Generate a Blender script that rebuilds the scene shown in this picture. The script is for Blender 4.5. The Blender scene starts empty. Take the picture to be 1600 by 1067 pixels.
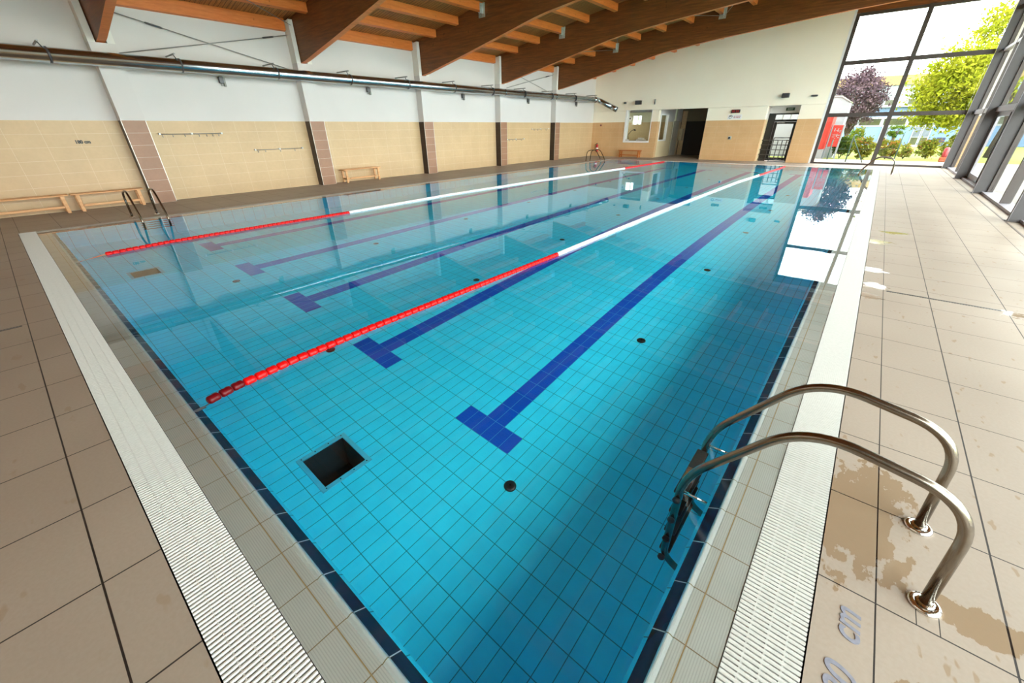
import bpy, bmesh, math, random
from mathutils import Vector, Matrix
C = bpy.context.scene.collection
SC = bpy.context.scene
random.seed(7)
PI = math.pi

# ------------------------------------------------------------------ camera, world, exposure
cam_d = bpy.data.cameras.new('camera'); cam = bpy.data.objects.new('camera', cam_d); C.objects.link(cam)
SC.camera = cam
cam_d.sensor_fit = 'HORIZONTAL'; cam_d.sensor_width = 36.0; cam_d.lens = 619.57 / 1600 * 36
cam_d.clip_start = 0.05; cam_d.clip_end = 500
PITCH, ROLL, YAW = -0.4936, -0.0108, 0.6979
_f = Vector((-math.sin(YAW), math.cos(YAW), 0)); _r = Vector((math.cos(YAW), math.sin(YAW), 0)); _u = Vector((0, 0, 1))
fw = _f * math.cos(PITCH) + _u * math.sin(PITCH); u2 = _u * math.cos(PITCH) - _f * math.sin(PITCH)
rt = _r * math.cos(ROLL) + u2 * math.sin(ROLL); up = u2 * math.cos(ROLL) - _r * math.sin(ROLL)
cam.matrix_world = Matrix(((rt.x, up.x, -fw.x, -0.3571), (rt.y, up.y, -fw.y, 0.161), (rt.z, up.z, -fw.z, 1.7626), (0, 0, 0, 1)))

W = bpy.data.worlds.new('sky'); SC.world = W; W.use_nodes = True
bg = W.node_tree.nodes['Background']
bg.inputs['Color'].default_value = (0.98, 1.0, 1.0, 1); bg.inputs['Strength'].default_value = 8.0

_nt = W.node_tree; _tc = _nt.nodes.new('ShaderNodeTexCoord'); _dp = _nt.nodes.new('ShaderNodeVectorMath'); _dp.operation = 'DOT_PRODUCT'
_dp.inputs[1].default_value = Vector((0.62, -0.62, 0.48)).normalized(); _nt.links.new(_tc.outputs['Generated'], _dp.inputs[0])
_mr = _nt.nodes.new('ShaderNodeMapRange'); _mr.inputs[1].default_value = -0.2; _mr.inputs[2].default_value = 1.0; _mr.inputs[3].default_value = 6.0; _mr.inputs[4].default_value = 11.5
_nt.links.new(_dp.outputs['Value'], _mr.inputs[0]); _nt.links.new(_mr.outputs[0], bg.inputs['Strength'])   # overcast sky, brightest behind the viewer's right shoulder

SC.view_settings.view_transform = 'Standard'; SC.view_settings.look = 'None'
SC.view_settings.gamma = 1.0; SC.view_settings.use_curve_mapping = False
SC.view_settings.exposure = 0.38
SC.cycles.max_bounces = 14; SC.cycles.diffuse_bounces = 6; SC.cycles.glossy_bounces = 5
SC.cycles.transmission_bounces = 10; SC.cycles.transparent_max_bounces = 20
SC.cycles.sample_clamp_indirect = 12.0; SC.cycles.blur_glossy = 0.0

# ------------------------------------------------------------------ materials
def srgb(r, g, b):
    f = lambda c: (c / 255 / 12.92) if c / 255 <= 0.04045 else ((c / 255 + 0.055) / 1.055) ** 2.4
    return (f(r), f(g), f(b), 1)

class NT:
    """small wrapper for building node graphs"""
    def __init__(s, name):
        s.m = bpy.data.materials.new(name); s.m.use_nodes = True; s.t = s.m.node_tree
        s.t.nodes.clear(); s.out = s.t.nodes.new('ShaderNodeOutputMaterial')
        s._pos = None
    def n(s, kind, **kw):
        x = s.t.nodes.new(kind)
        for k, v in kw.items(): setattr(x, k, v)
        return x
    def put(s, sock, v):
        if isinstance(v, bpy.types.NodeSocket): s.t.links.new(v, sock)
        else: sock.default_value = v
    def math(s, op, a, b=0.0, c=0.0):
        x = s.n('ShaderNodeMath', operation=op)
        s.put(x.inputs[0], a); s.put(x.inputs[1], b); s.put(x.inputs[2], c)
        return x.outputs[0]
    def pos(s):
        if s._pos is None:
            tc = s.n('ShaderNodeTexCoord'); sp = s.n('ShaderNodeSeparateXYZ'); s.t.links.new(tc.outputs['Object'], sp.inputs[0])
            s._pos = (sp.outputs[0], sp.outputs[1], sp.outputs[2]); s.vec = tc.outputs['Object']
        return s._pos
    def line(s, comp, off, size, width):
        t = s.math('MULTIPLY_ADD', comp, 1.0 / size, 0.5 - off / size)
        f = s.math('FRACT', t); a = s.math('ABSOLUTE', s.math('SUBTRACT', f, 0.5))
        return s.math('LESS_THAN', a, width / 2 / size)
    def single(s, comp, at, width):
        return s.math('LESS_THAN', s.math('ABSOLUTE', s.math('SUBTRACT', comp, at)), width / 2)
    def between(s, comp, a, b):
        return s.math('MULTIPLY', s.math('GREATER_THAN', comp, a), s.math('LESS_THAN', comp, b))
    def mx(s, *v):
        r = v[0]
        for q in v[1:]: r = s.math('MAXIMUM', r, q)
        return r
    def mix(s, f, a, b):
        x = s.n('ShaderNodeMix', data_type='RGBA'); s.put(x.inputs[0], f); s.put(x.inputs[6], a); s.put(x.inputs[7], b)
        return x.outputs[2]
    def noise(s, scale, detail=3.0, stretch=None, rough=0.5):
        s.pos(); x = s.n('ShaderNodeTexNoise'); x.inputs['Scale'].default_value = scale; x.inputs['Detail'].default_value = detail
        x.inputs['Roughness'].default_value = rough
        v = s.vec
        if stretch:
            mp = s.n('ShaderNodeMapping'); mp.inputs['Scale'].default_value = stretch; s.t.links.new(v, mp.inputs[0]); v = mp.outputs[0]
        s.t.links.new(v, x.inputs['Vector'])
        return x.outputs['Fac']
    def ramp(s, v, lo, hi):
        x = s.n('ShaderNodeMapRange'); s.put(x.inputs[0], v); x.inputs[1].default_value = lo; x.inputs[2].default_value = hi
        return x.outputs[0]
    def bump(s, h, strength=0.3, dist=0.01):
        b = s.n('ShaderNodeBump'); b.inputs['Strength'].default_value = strength; b.inputs['Distance'].default_value = dist
        s.put(b.inputs['Height'], h); return b.outputs[0]
    def bsdf(s, color, rough=0.5, metal=0.0, spec=0.5, normal=None, coat=0.0, coat_rough=0.03, emit=None, es=0.0, trans=0.0, ior=1.5):
        p = s.n('ShaderNodeBsdfPrincipled')
        s.put(p.inputs['Base Color'], color); s.put(p.inputs['Roughness'], rough); s.put(p.inputs['Metallic'], metal)
        p.inputs['Specular IOR Level'].default_value = spec; p.inputs['IOR'].default_value = ior
        p.inputs['Coat Weight'].default_value = coat; p.inputs['Coat Roughness'].default_value = coat_rough
        if emit: p.inputs['Emission Color'].default_value = emit; p.inputs['Emission Strength'].default_value = es
        if normal is not None: s.t.links.new(normal, p.inputs['Normal'])
        s.t.links.new(p.outputs[0], s.out.inputs['Surface']); return p

MATS = {}
def simple(name, col, rough=0.5, metal=0.0, var=0.12, scale=8.0, bump=0.0, stretch=None, spec=0.5, coat=0.0):
    if name in MATS: return MATS[name]
    t = NT(name); nz = t.noise(scale, 4, stretch)
    d = tuple(c * (1 - var) for c in col[:3]) + (1,); l = tuple(min(1, c * (1 + var)) for c in col[:3]) + (1,)
    cc = t.mix(t.ramp(nz, 0.3, 0.7), d, l)
    t.bsdf(cc, rough, metal, spec, t.bump(nz, bump, 0.01) if bump else None, coat)
    MATS[name] = t.m; return t.m

# deck: 60 cm porcelain tiles with a 20 cm cut strip round the pool channel, wet footprints and puddles
def deck_mat():
    t = NT('deck_tiles'); x, y, z = t.pos()
    gx = t.line(x, 0.600, 0.607, 0.0075); gy = t.line(y, 1.843, 0.607, 0.006)
    ins = t.mx(t.math('GREATER_THAN', x, 0.198), t.math('LESS_THAN', x, -13.27), t.math('LESS_THAN', y, -0.209), t.math('GREATER_THAN', y, 25.44))
    keepx = t.mx(t.math('GREATER_THAN', x, 0.1), t.math('LESS_THAN', x, -13.2), t.math('LESS_THAN', y, 0.02), t.math('GREATER_THAN', y, 25.2))
    ring = t.mx(t.single(x, 0.198, 0.006), t.math('MULTIPLY', t.single(y, -0.209, 0.008), t.math('LESS_THAN', x, 0.2)), t.single(x, -13.27, 0.005), t.single(y, 25.44, 0.005))
    cut = t.math('MULTIPLY', t.between(y, 1.843, 1.93), t.mx(t.single(x, 0.325, 0.0035), t.single(x, 0.395, 0.0035)))
    ln = t.mx(t.math('MULTIPLY', gx, keepx), gy, ring, cut)
    cell = t.noise(0.9, 1); fine = t.noise(60, 3); mid = t.noise(2.2, 5)
    base = t.mix(t.ramp(cell, 0.3, 0.7), srgb(154, 141, 127), srgb(163, 150, 136))
    base = t.mix(t.math('MULTIPLY', t.ramp(fine, 0.35, 0.65), 0.10), base, srgb(116, 102, 84))
    # wet areas: by the steps on the right deck, tracks further on, thin traces on the near deck
    n1 = t.noise(2.6, 6, (1.3, 0.8, 1), 0.62); n2 = t.noise(9.0, 5, (1.4, 0.7, 1), 0.6); n3 = t.noise(20.0, 3, (1, 0.6, 1))
    def blob(cx, cy, rx, ry):
        dx = t.math('MULTIPLY', t.math('SUBTRACT', x, cx), 1 / rx); dy = t.math('MULTIPLY', t.math('SUBTRACT', y, cy), 1 / ry)
        d = t.math('SQRT', t.math('ADD', t.math('MULTIPLY', dx, dx), t.math('MULTIPLY', dy, dy)))
        return t.math('SUBTRACT', 1.0, d)
    a1 = t.mx(blob(0.10, 2.35, 0.40, 0.8), blob(0.55, 2.0, 0.35, 0.14), blob(0.35, 1.5, 0.25, 0.15))
    wet1 = t.math('ADD', t.math('MULTIPLY', a1, 0.5), t.math('MULTIPLY', n1, 0.6))
    wet1 = t.math('ADD', wet1, t.math('MULTIPLY_ADD', n2, 0.55, t.math('MULTIPLY', n3, 0.25)))
    wet1 = t.ramp(wet1, 0.92, 0.95)
    a2 = t.mx(blob(0.10, 7.35, 0.25, 0.3), blob(0.12, 6.6, 0.2, 0.4), blob(0.06, 6.15, 0.2, 0.2), blob(1.25, 6.4, 0.2, 0.2), blob(0.1, 9.3, 0.3, 0.4), blob(0.35, 10.3, 0.35, 0.25))
    puddle = t.math('ADD', t.math('MULTIPLY', a2, 0.32), t.math('MULTIPLY', t.noise(5.0, 6, (0.5, 1.6, 1), 0.65), 1.0))
    puddle = t.ramp(puddle, 0.66, 0.68)
    a3 = t.math('MULTIPLY', t.between(x, 0.0, 2.0), t.between(y, -2, 14))
    drops = t.math('MULTIPLY', t.ramp(t.noise(16.0, 2, (1.0, 0.45, 1)), 0.66, 0.69), t.math('MULTIPLY', t.ramp(n1, 0.46, 0.52), a3))
    nd = t.math('MULTIPLY', t.ramp(t.noise(11.0, 2, (0.5, 1, 1)), 0.66, 0.70), t.math('MULTIPLY', t.ramp(mid, 0.5, 0.56), t.math('LESS_THAN', x, -0.6)))
    wet = t.math('MINIMUM', t.mx(wet1, puddle, drops, t.math('MULTIPLY', nd, 0.5)), 1.0)
    wetcol = t.mix(1.0, base, srgb(140, 118, 92))
    col = t.mix(t.math('MULTIPLY', wet, 0.8), base, wetcol)
    col = t.mix(ln, col, srgb(34, 27, 23))
    rough = t.math('MULTIPLY_ADD', t.mx(wet1, puddle), -0.40, 0.52)
    rough = t.math('MULTIPLY_ADD', puddle, -0.05, rough)
    h = t.math('MULTIPLY', ln, -1.0)
    h = t.math('ADD', h, t.math('MULTIPLY', t.math('MULTIPLY', n3, t.math('SUBTRACT', 1.0, wet)), 0.12))
    t.bsdf(col, rough, 0, 0.42, t.bump(h, 0.35, 0.003))
    return t.m
M_DECK = deck_mat()

POOL = (0.035, 0.76, 0.99, 1)
def pool_mat(name, base, grout, floor=True, gw=0.006):
    t = NT(name); x, y, z = t.pos()
    if floor: ln = t.mx(t.line(x, -2.685, 0.125, gw), t.line(y, 2.395, 0.25, gw * 1.1))
    else: ln = t.mx(t.line(x, -2.685, 0.25, gw), t.line(y, 2.395, 0.25, gw), t.line(z, -1.8, 0.125, gw))
    nz = t.noise(5.0, 2)
    b = t.mix(t.ramp(nz, 0.3, 0.7), tuple(c * 0.94 for c in base[:3]) + (1,), tuple(min(1, c * 1.04) for c in base[:3]) + (1,))
    t.bsdf(t.mix(ln, b, grout), 0.3, 0, 0.3)
    return t.m
M_PFLOOR = pool_mat('pool_floor_tiles', POOL, srgb(26, 140, 164))
M_PWALL = pool_mat('pool_wall_tiles', POOL, srgb(22, 128, 150), False)
M_PLINE = pool_mat('pool_lane_tiles', srgb(10, 82, 190), srgb(70, 150, 205))

def coping_mat(name, axis, off):
    t = NT(name); p = t.pos(); a = p[axis]; b = p[1 - axis]
    j = t.line(a, off, 0.25, 0.0045)
    rib = t.n('ShaderNodeTexWave', wave_type='BANDS', bands_direction='X' if axis == 1 else 'Y'); t.t.links.new(t.vec, rib.inputs['Vector'])
    rib.inputs['Scale'].default_value = 33.0; rib.inputs['Distortion'].default_value = 0.0
    r = t.math('POWER', rib.outputs['Fac'], 3.0)
    nz = t.noise(3.0, 4)
    base = t.mix(t.ramp(nz, 0.3, 0.7), srgb(182, 182, 174), srgb(190, 190, 183))
    col = t.mix(t.math('MULTIPLY', r, 0.30), base, srgb(118, 118, 110))
    col = t.mix(j, col, srgb(128, 106, 74))
    t.bsdf(col, 0.35, 0, 0.5, t.bump(t.math('MULTIPLY_ADD', r, -0.5, t.math('MULTIPLY', j, -1.0)), 0.25, 0.002), coat=0.0)
    return t.m
M_COPX = coping_mat('coping_tiles_across', 0, -1.966); M_COPY = coping_mat('coping_tiles_along', 1, 1.688)
def lip_mat(name, axis, off):
    t = NT(name); p = t.pos(); j = t.line(p[axis], off, 0.25, 0.0045)
    t.bsdf(t.mix(j, srgb(198, 202, 198), srgb(128, 116, 84)), 0.2, 0, 0.5); return t.m
M_LIPX = lip_mat('edge_bead_across', 0, -1.966); M_LIPY = lip_mat('edge_bead_along', 1, 1.688)
def band_mat(name, axis, off):
    t = NT(name); p = t.pos(); j = t.line(p[axis], off, 0.25, 0.005)
    t.bsdf(t.mix(j, srgb(30, 32, 52), srgb(225, 220, 205)), 0.15, 0, 0.5); return t.m
M_BANDX = band_mat('dark_edge_tiles_across', 0, -1.966); M_BANDY = band_mat('dark_edge_tiles_along', 1, 1.688)

def wall_mat(name, tile_a, tile_b, axis, paint=(srgb(214, 210, 207), srgb(219, 215, 212)), grout=srgb(226, 208, 172), gap=0.004, tw=0.6, th=0.29, off=0.0):
    t = NT(name); p = t.pos(); z = p[2]
    ln = t.mx(t.line(p[axis], off, tw, gap), t.line(z, 2.032, th, gap))
    nz = t.noise(1.6, 4); n2 = t.noise(14, 4)
    tile = t.mix(t.ramp(nz, 0.3, 0.7), tile_a, tile_b)
    tile = t.mix(t.math('MULTIPLY', t.ramp(n2, 0.35, 0.7), 0.18), tile, tuple(c * 0.8 for c in tile_a[:3]) + (1,))
    tile = t.mix(ln, tile, grout)
    pt = t.mix(t.ramp(t.noise(0.7, 3), 0.3, 0.7), *paint)
    up_ = t.math('GREATER_THAN', z, 2.032)
    col = t.mix(up_, tile, pt)
    t.bsdf(col, t.math('MULTIPLY_ADD', up_, 0.45, 0.35), 0, 0.35, t.bump(t.math('MULTIPLY', ln, -1.0), 0.2, 0.002))
    return t.m
M_WALL_L = wall_mat('side_wall_finish', srgb(200, 170, 130), srgb(208, 178, 136), 1)
M_WALL_F = wall_mat('end_wall_finish', srgb(212, 170, 122), srgb(220, 180, 132), 0, paint=(srgb(250, 241, 220), srgb(253, 245, 224)))  # side wall finish lightened and warmed in colour to make up for dim light
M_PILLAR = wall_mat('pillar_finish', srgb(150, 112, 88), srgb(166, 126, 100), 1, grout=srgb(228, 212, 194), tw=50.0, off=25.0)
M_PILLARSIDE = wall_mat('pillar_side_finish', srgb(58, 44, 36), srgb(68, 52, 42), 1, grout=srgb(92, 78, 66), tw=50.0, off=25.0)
M_PAINT = simple('cream_paint', srgb(232, 230, 222), 0.8, var=0.02)
M_REVEAL = wall_mat('reveal_finish', srgb(226, 206, 166), srgb(232, 212, 172), 1)

def wood(name, dark, light, stretch, rough=0.45, scale=6.0):
    t = NT(name); a = t.noise(scale, 6, stretch, 0.6); b = t.noise(scale * 5, 3, stretch)
    k = t.noise(5.0, 2); kn = t.ramp(k, 0.70, 0.74)
    col = t.mix(t.ramp(a, 0.3, 0.7), dark, light)
    col = t.mix(t.math('MULTIPLY', t.ramp(b, 0.4, 0.7), 0.35), col, dark)
    col = t.mix(t.math('MULTIPLY', kn, 0.5), col, tuple(c * 0.4 for c in dark[:3]) + (1,))
    t.bsdf(col, rough, 0, 0.35, t.bump(a, 0.1, 0.004)); return t.m
M_BEAM = wood('glued_beam_wood', srgb(100, 59, 29), srgb(148, 89, 45), (0.25, 3, 3.5))
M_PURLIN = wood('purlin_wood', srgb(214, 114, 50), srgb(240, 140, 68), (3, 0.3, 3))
def sheath():
    t = NT('roof_boards'); x, y, z = t.pos(); ln = t.line(y, 0, 0.11, 0.012)
    a = t.noise(4, 5, (0.4, 9, 1)); col = t.mix(t.ramp(a, 0.3, 0.7), srgb(140, 84, 42), srgb(204, 134, 72))
    t.bsdf(t.mix(ln, col, srgb(46, 26, 14)), 0.5, 0, 0.3); return t.m
M_BOARD = sheath()
M_BENCH = wood('bench_wood', srgb(206, 148, 96), srgb(236, 188, 136), (2, 0.3, 3))
M_BENCHX = wood('bench_wood_across', srgb(196, 138, 84), srgb(226, 170, 112), (0.3, 3, 3))
M_STEEL = simple('polished_steel', (0.24, 0.205, 0.165, 1), 0.2, 1.0, 0.08, 30)
M_FLANGE = simple('chrome_flange', (0.75, 0.74, 0.72, 1), 0.1, 1.0, 0.05, 20)
M_DUCT = simple('galvanised_duct', (0.46, 0.52, 0.56, 1), 0.2, 1.0, 0.08, 14, stretch=(1, 0.2, 1))
M_DARKMETAL = simple('dark_metal', (0.10, 0.10, 0.105, 1), 0.45, 0.6, 0.1)
M_GREYMETAL = simple('grey_metal', (0.30, 0.30, 0.29, 1), 0.45, 0.5, 0.1)
M_GALV = simple('galvanised_plate', (0.62, 0.66, 0.64, 1), 0.4, 0.7, 0.2, 25)
M_FRAME = simple('taupe_window_frame', srgb(78, 71, 68), 0.45, 0.2, 0.04)
M_COLUMN = simple('grey_facade_column', srgb(80, 77, 78), 0.5, 0.25, 0.04)
M_PALEFRAME = simple('pale_grey_frame', srgb(150, 146, 152), 0.45, 0.1, 0.03)
M_WHITE = simple('white_lacquer', srgb(238, 238, 236), 0.4, 0, 0.02)
M_BLACK = simple('black_plastic', (0.012, 0.012, 0.013, 1), 0.35, 0, 0.15)
M_BLACKFRAME = simple('black_door_frame', (0.018, 0.019, 0.018, 1), 0.4, 0, 0.1)
M_GRATE = simple('white_grating', srgb(198, 199, 194), 0.4, 0, 0.04, 40)
M_CHANNEL = simple('channel_concrete', srgb(70, 68, 62), 0.7)
M_RED = simple('red_float', srgb(198, 10, 10), 0.3, 0, 0.05, spec=0.25)
M_DKRED = simple('dark_red_float', srgb(92, 8, 14), 0.3, 0, 0.06, spec=0.2)
M_WFLOAT = simple('white_float', srgb(236, 238, 240), 0.3, 0, 0.03)
M_CABLE = simple('steel_cable', (0.4, 0.42, 0.42, 1), 0.4, 0.9)
M_TREAD = simple('black_rubber_tread', (0.015, 0.013, 0.012, 1), 0.5, 0, 0.2)
M_EXT = simple('red_extinguisher', srgb(196, 22, 26), 0.3, 0, 0.06)
M_DRAIN = simple('black_inlet', (0.02, 0.022, 0.024, 1), 0.3, 0, 0.2)
M_SUMP = simple('sump_concrete', srgb(34, 52, 58), 0.7)
M_CYAN = simple('cyan_plastic_frame', srgb(70, 190, 214), 0.35, 0, 0.04)
M_SIGN = simple('sign_face', srgb(240, 238, 236), 0.5, 0, 0.01)
M_TEXT = simple('black_lettering', (0.03, 0.035, 0.035, 1), 0.5)
M_GREYTEXT = simple('grey_blue_lettering', srgb(132, 134, 147), 0.45, 0, 0.12, 50)
M_REDTEXT = simple('red_lettering', srgb(170, 40, 50), 0.5)
M_LED = NT('clock_digits'); M_LED.bsdf(srgb(150, 30, 30), 0.4, emit=srgb(190, 30, 30), es=0.25); M_LED = M_LED.m
M_EXITSIGN = simple('dark_green_sign', srgb(34, 62, 46), 0.4)
M_EXITTXT = simple('pale_sign_letters', srgb(196, 206, 190), 0.4)
def glass(name, tint, refl=1.0):
    t = NT(name); tr = t.n('ShaderNodeBsdfTransparent'); tr.inputs[0].default_value = tint
    gl = t.n('ShaderNodeBsdfGlossy'); gl.inputs['Roughness'].default_value = 0.0; gl.inputs['Color'].default_value = (refl, refl, refl, 1)
    fr = t.n('ShaderNodeLayerWeight'); fr.inputs['Blend'].default_value = 0.5
    ff = t.math('MULTIPLY_ADD', t.math('POWER', fr.outputs['Facing'], 5.0), 0.45, 0.025)
    mx = t.n('ShaderNodeMixShader'); t.t.links.new(ff, mx.inputs[0]); t.t.links.new(tr.outputs[0], mx.inputs[1]); t.t.links.new(gl.outputs[0], mx.inputs[2])
    t.t.links.new(mx.outputs[0], t.out.inputs['Surface']); return t.m
M_GLASS = glass('window_glass', (0.97, 0.985, 0.975, 1)); M_TGLASS = glass('facade_glass', (0.95, 0.985, 0.97, 1))
def water():
    t = NT('pool_water'); n1 = t.noise(1.3, 2, (1, 1, 1)); n2 = t.noise(0.35, 2)
    h = t.math('ADD', n1, t.math('MULTIPLY', n2, 2.0))
    g = t.n('ShaderNodeBsdfGlass'); g.inputs['IOR'].default_value = 1.333; g.inputs['Roughness'].default_value = 0.0
    g.inputs['Color'].default_value = (0.97, 0.995, 1.0, 1)
    t.t.links.new(t.bump(h, 0.05, 0.012), g.inputs['Normal']); t.t.links.new(g.outputs[0], t.out.inputs['Surface']); return t.m
M_WATER = water()
def leafmat(name, a, b, trans=0.35):
    t = NT(name); nz = t.noise(1.1, 3); n2 = t.noise(7, 2)
    c = t.mix(t.ramp(t.math('ADD', t.math('MULTIPLY', nz, 0.6), t.math('MULTIPLY', n2, 0.4)), 0.38, 0.62), a, b)
    d = t.n('ShaderNodeBsdfDiffuse'); tr = t.n('ShaderNodeBsdfTranslucent'); m = t.n('ShaderNodeMixShader'); m.inputs[0].default_value = trans
    t.t.links.new(c, d.inputs[0]); t.t.links.new(c, tr.inputs[0]); t.t.links.new(d.outputs[0], m.inputs[1]); t.t.links.new(tr.outputs[0], m.inputs[2])
    t.t.links.new(m.outputs[0], t.out.inputs['Surface']); return t.m
M_LEAF = leafmat('bright_green_leaves', (0.15, 0.19, 0.010, 1), (0.30, 0.30, 0.025, 1))
M_PLEAF = leafmat('purple_leaves', (0.05, 0.034, 0.046, 1), (0.13, 0.088, 0.10, 1), 0.15)
M_SLEAF = leafmat('shrub_leaves', (0.08, 0.12, 0.012, 1), (0.26, 0.23, 0.035, 1))
M_DLEAF = leafmat('dark_hedge_leaves', (0.03, 0.07, 0.012, 1), (0.10, 0.15, 0.02, 1))
M_FLOWER = leafmat('orange_blossom', (0.30, 0.10, 0.03, 1), (0.25, 0.14, 0.03, 1))
M_BARK = simple('bark', (0.05, 0.035, 0.025, 1), 0.9, 0, 0.3, 6)
M_LAWN = simple('lawn', (0.16, 0.20, 0.008, 1), 0.9, 0, 0.22, 1.5)
M_PAVE = simple('terrace_paving', (0.30, 0.27, 0.25, 1), 0.8, 0, 0.08, 2.0)
M_REDWALL = simple('red_kiosk_wall', (0.34, 0.018, 0.010, 1), 0.6, 0, 0.06)
M_WHITEWALL = simple('white_render', (0.20, 0.215, 0.225, 1), 0.8, 0, 0.05, 1.0)
M_BLUEWALL = simple('pale_blue_render', (0.085, 0.145, 0.24, 1), 0.8, 0, 0.05, 0.6)
M_YELLOW = simple('yellow_fascia', (0.21, 0.145, 0.055, 1), 0.8, 0, 0.05, 0.6)
M_OLIVEPANE = simple('olive_reflecting_pane', (0.030, 0.036, 0.012, 1), 0.2, 0, 0.4, 0.7)
M_GREENPOST = simple('green_post', (0.012, 0.05, 0.035, 1), 0.5)
M_NAVY = simple('navy_fabric', (0.006, 0.010, 0.045, 1), 0.7)

# ------------------------------------------------------------------ mesh builder
class MB:
    def __init__(s, org=(0, 0, 0)): s.bm = bmesh.new(); s.o = Vector(org)
    def v(s, p): return s.bm.verts.new(Vector(p) - s.o)
    def face(s, pts, mi=0):
        f = s.bm.faces.new([s.v(p) for p in pts]); f.material_index = mi; return f
    def hexa(s, p, mi=0):
        v = [s.v(q) for q in p]
        for q in ((0, 3, 2, 1), (4, 5, 6, 7), (0, 1, 5, 4), (1, 2, 6, 5), (2, 3, 7, 6), (3, 0, 4, 7)):
            f = s.bm.faces.new([v[i] for i in q]); f.material_index = mi
    def box(s, x0, x1, y0, y1, z0, z1, mi=0):
        s.hexa([(x0, y0, z0), (x1, y0, z0), (x1, y1, z0), (x0, y1, z0), (x0, y0, z1), (x1, y0, z1), (x1, y1, z1), (x0, y1, z1)], mi); return s
    def bbox(s, x0, x1, y0, y1, z0, z1, b=0.005, mi=0):
        """box with bevelled edges"""
        t = bmesh.new(); bmesh.ops.create_cube(t, size=1)
        for v in t.verts: v.co = Vector(((x0 + x1) / 2 + v.co.x * (x1 - x0), (y0 + y1) / 2 + v.co.y * (y1 - y0), (z0 + z1) / 2 + v.co.z * (z1 - z0)))
        b = min(b, 0.45 * min(x1 - x0, y1 - y0, z1 - z0))
        bmesh.ops.bevel(t, geom=list(t.edges), offset=b, segments=2, affect='EDGES', profile=0.5)
        s.merge(t, mi); return s
    def merge(s, t, mi=0, mat=None):
        mp = {}
        for v in t.verts: mp[v] = s.v(mat @ v.co if mat else v.co)
        for f in t.faces:
            try: g = s.bm.faces.new([mp[v] for v in f.verts]); g.material_index = mi; g.smooth = f.smooth
            except ValueError: pass
        t.free()
    def prism(s, poly, axis, a, b, mi=0):
        """polygon in the two other axes extruded along axis from a to b"""
        def P(q, w):
            l = list(q); l.insert(axis, w); return l
        va = [s.v(P(q, a)) for q in poly]; vb = [s.v(P(q, b)) for q in poly]; n = len(poly)
        for f in (s.bm.faces.new(va), s.bm.faces.new(vb[::-1])): f.material_index = mi
        for i in range(n):
            f = s.bm.faces.new([va[i], vb[i], vb[(i + 1) % n], va[(i + 1) % n]]); f.material_index = mi
        return s
    def tube(s, pts, r, seg=12, cap=True, mi=0):
        pts = [Vector(p) for p in pts]; n = len(pts); rings = []
        prev = None
        for i, p in enumerate(pts):
            t = (pts[min(i + 1, n - 1)] - pts[max(i - 1, 0)]).normalized()
            if prev is None:
                u = t.cross(Vector((0, 0, 1)))
                if u.length < 1e-3: u = t.cross(Vector((1, 0, 0)))
                u.normalize()
            else:
                u = prev - t * prev.dot(t); u.normalize()
            prev = u; w = t.cross(u)
            rr = r[i] if isinstance(r, (list, tuple)) else r
            rings.append([s.v(p + u * rr * math.cos(2 * PI * k / seg) + w * rr * math.sin(2 * PI * k / seg)) for k in range(seg)])
        for a, b in zip(rings, rings[1:]):
            for k in range(seg):
                f = s.bm.faces.new([a[k], a[(k + 1) % seg], b[(k + 1) % seg], b[k]]); f.smooth = True; f.material_index = mi
        if cap:
            for q in (rings[0][::-1], rings[-1]): s.bm.faces.new(q).material_index = mi
        return s
    def lathe(s, prof, seg=16, at=(0, 0, 0), axis='z', mi=0):
        rings = []
        for r, h in prof:
            ring = []
            for k in range(seg):
                a = 2 * PI * k / seg; c, d = r * math.cos(a), r * math.sin(a)
                q = {'z': (c, d, h), 'x': (h, c, d), 'y': (d, h, c)}[axis]
                ring.append(s.v(Vector(q) + Vector(at)))
            rings.append(ring)
        for a, b in zip(rings, rings[1:]):
            for k in range(seg):
                f = s.bm.faces.new([a[k], a[(k + 1) % seg], b[(k + 1) % seg], b[k]]); f.material_index = mi; f.smooth = True
        s.bm.faces.new(rings[0][::-1]).material_index = mi; s.bm.faces.new(rings[-1]).material_index = mi
        return s
    def build(s, name, mats, parent=None, sharp=None):
        if sharp is not None:
            for f in s.bm.faces: f.smooth = True
            for e in s.bm.edges:
                if len(e.link_faces) == 2 and e.calc_face_angle(0) > sharp: e.smooth = False
        bmesh.ops.recalc_face_normals(s.bm, faces=s.bm.faces)
        me = bpy.data.meshes.new(name); s.bm.to_mesh(me); s.bm.free()
        for m in (mats if isinstance(mats, (list, tuple)) else [mats]): me.materials.append(m)
        o = bpy.data.objects.new(name, me); C.objects.link(o); o.location = s.o
        if parent is not None: o.parent = parent; o.location = (0, 0, 0)
        return o

def arc(pts, r, seg=6):
    """polyline with rounded corners"""
    P = [Vector(p) for p in pts]; out = [P[0]]
    for i in range(1, len(P) - 1):
        rr = r[i - 1] if isinstance(r, (list, tuple)) else r
        a = (P[i - 1] - P[i]); b = (P[i + 1] - P[i]); d = min(rr, a.length * 0.49, b.length * 0.49)
        s, e = P[i] + a.normalized() * d, P[i] + b.normalized() * d
        for k in range(seg + 1):
            t = k / seg; out.append(s * (1 - t) ** 2 + P[i] * 2 * t * (1 - t) + e * t * t)
    out.append(P[-1]); return out

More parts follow.
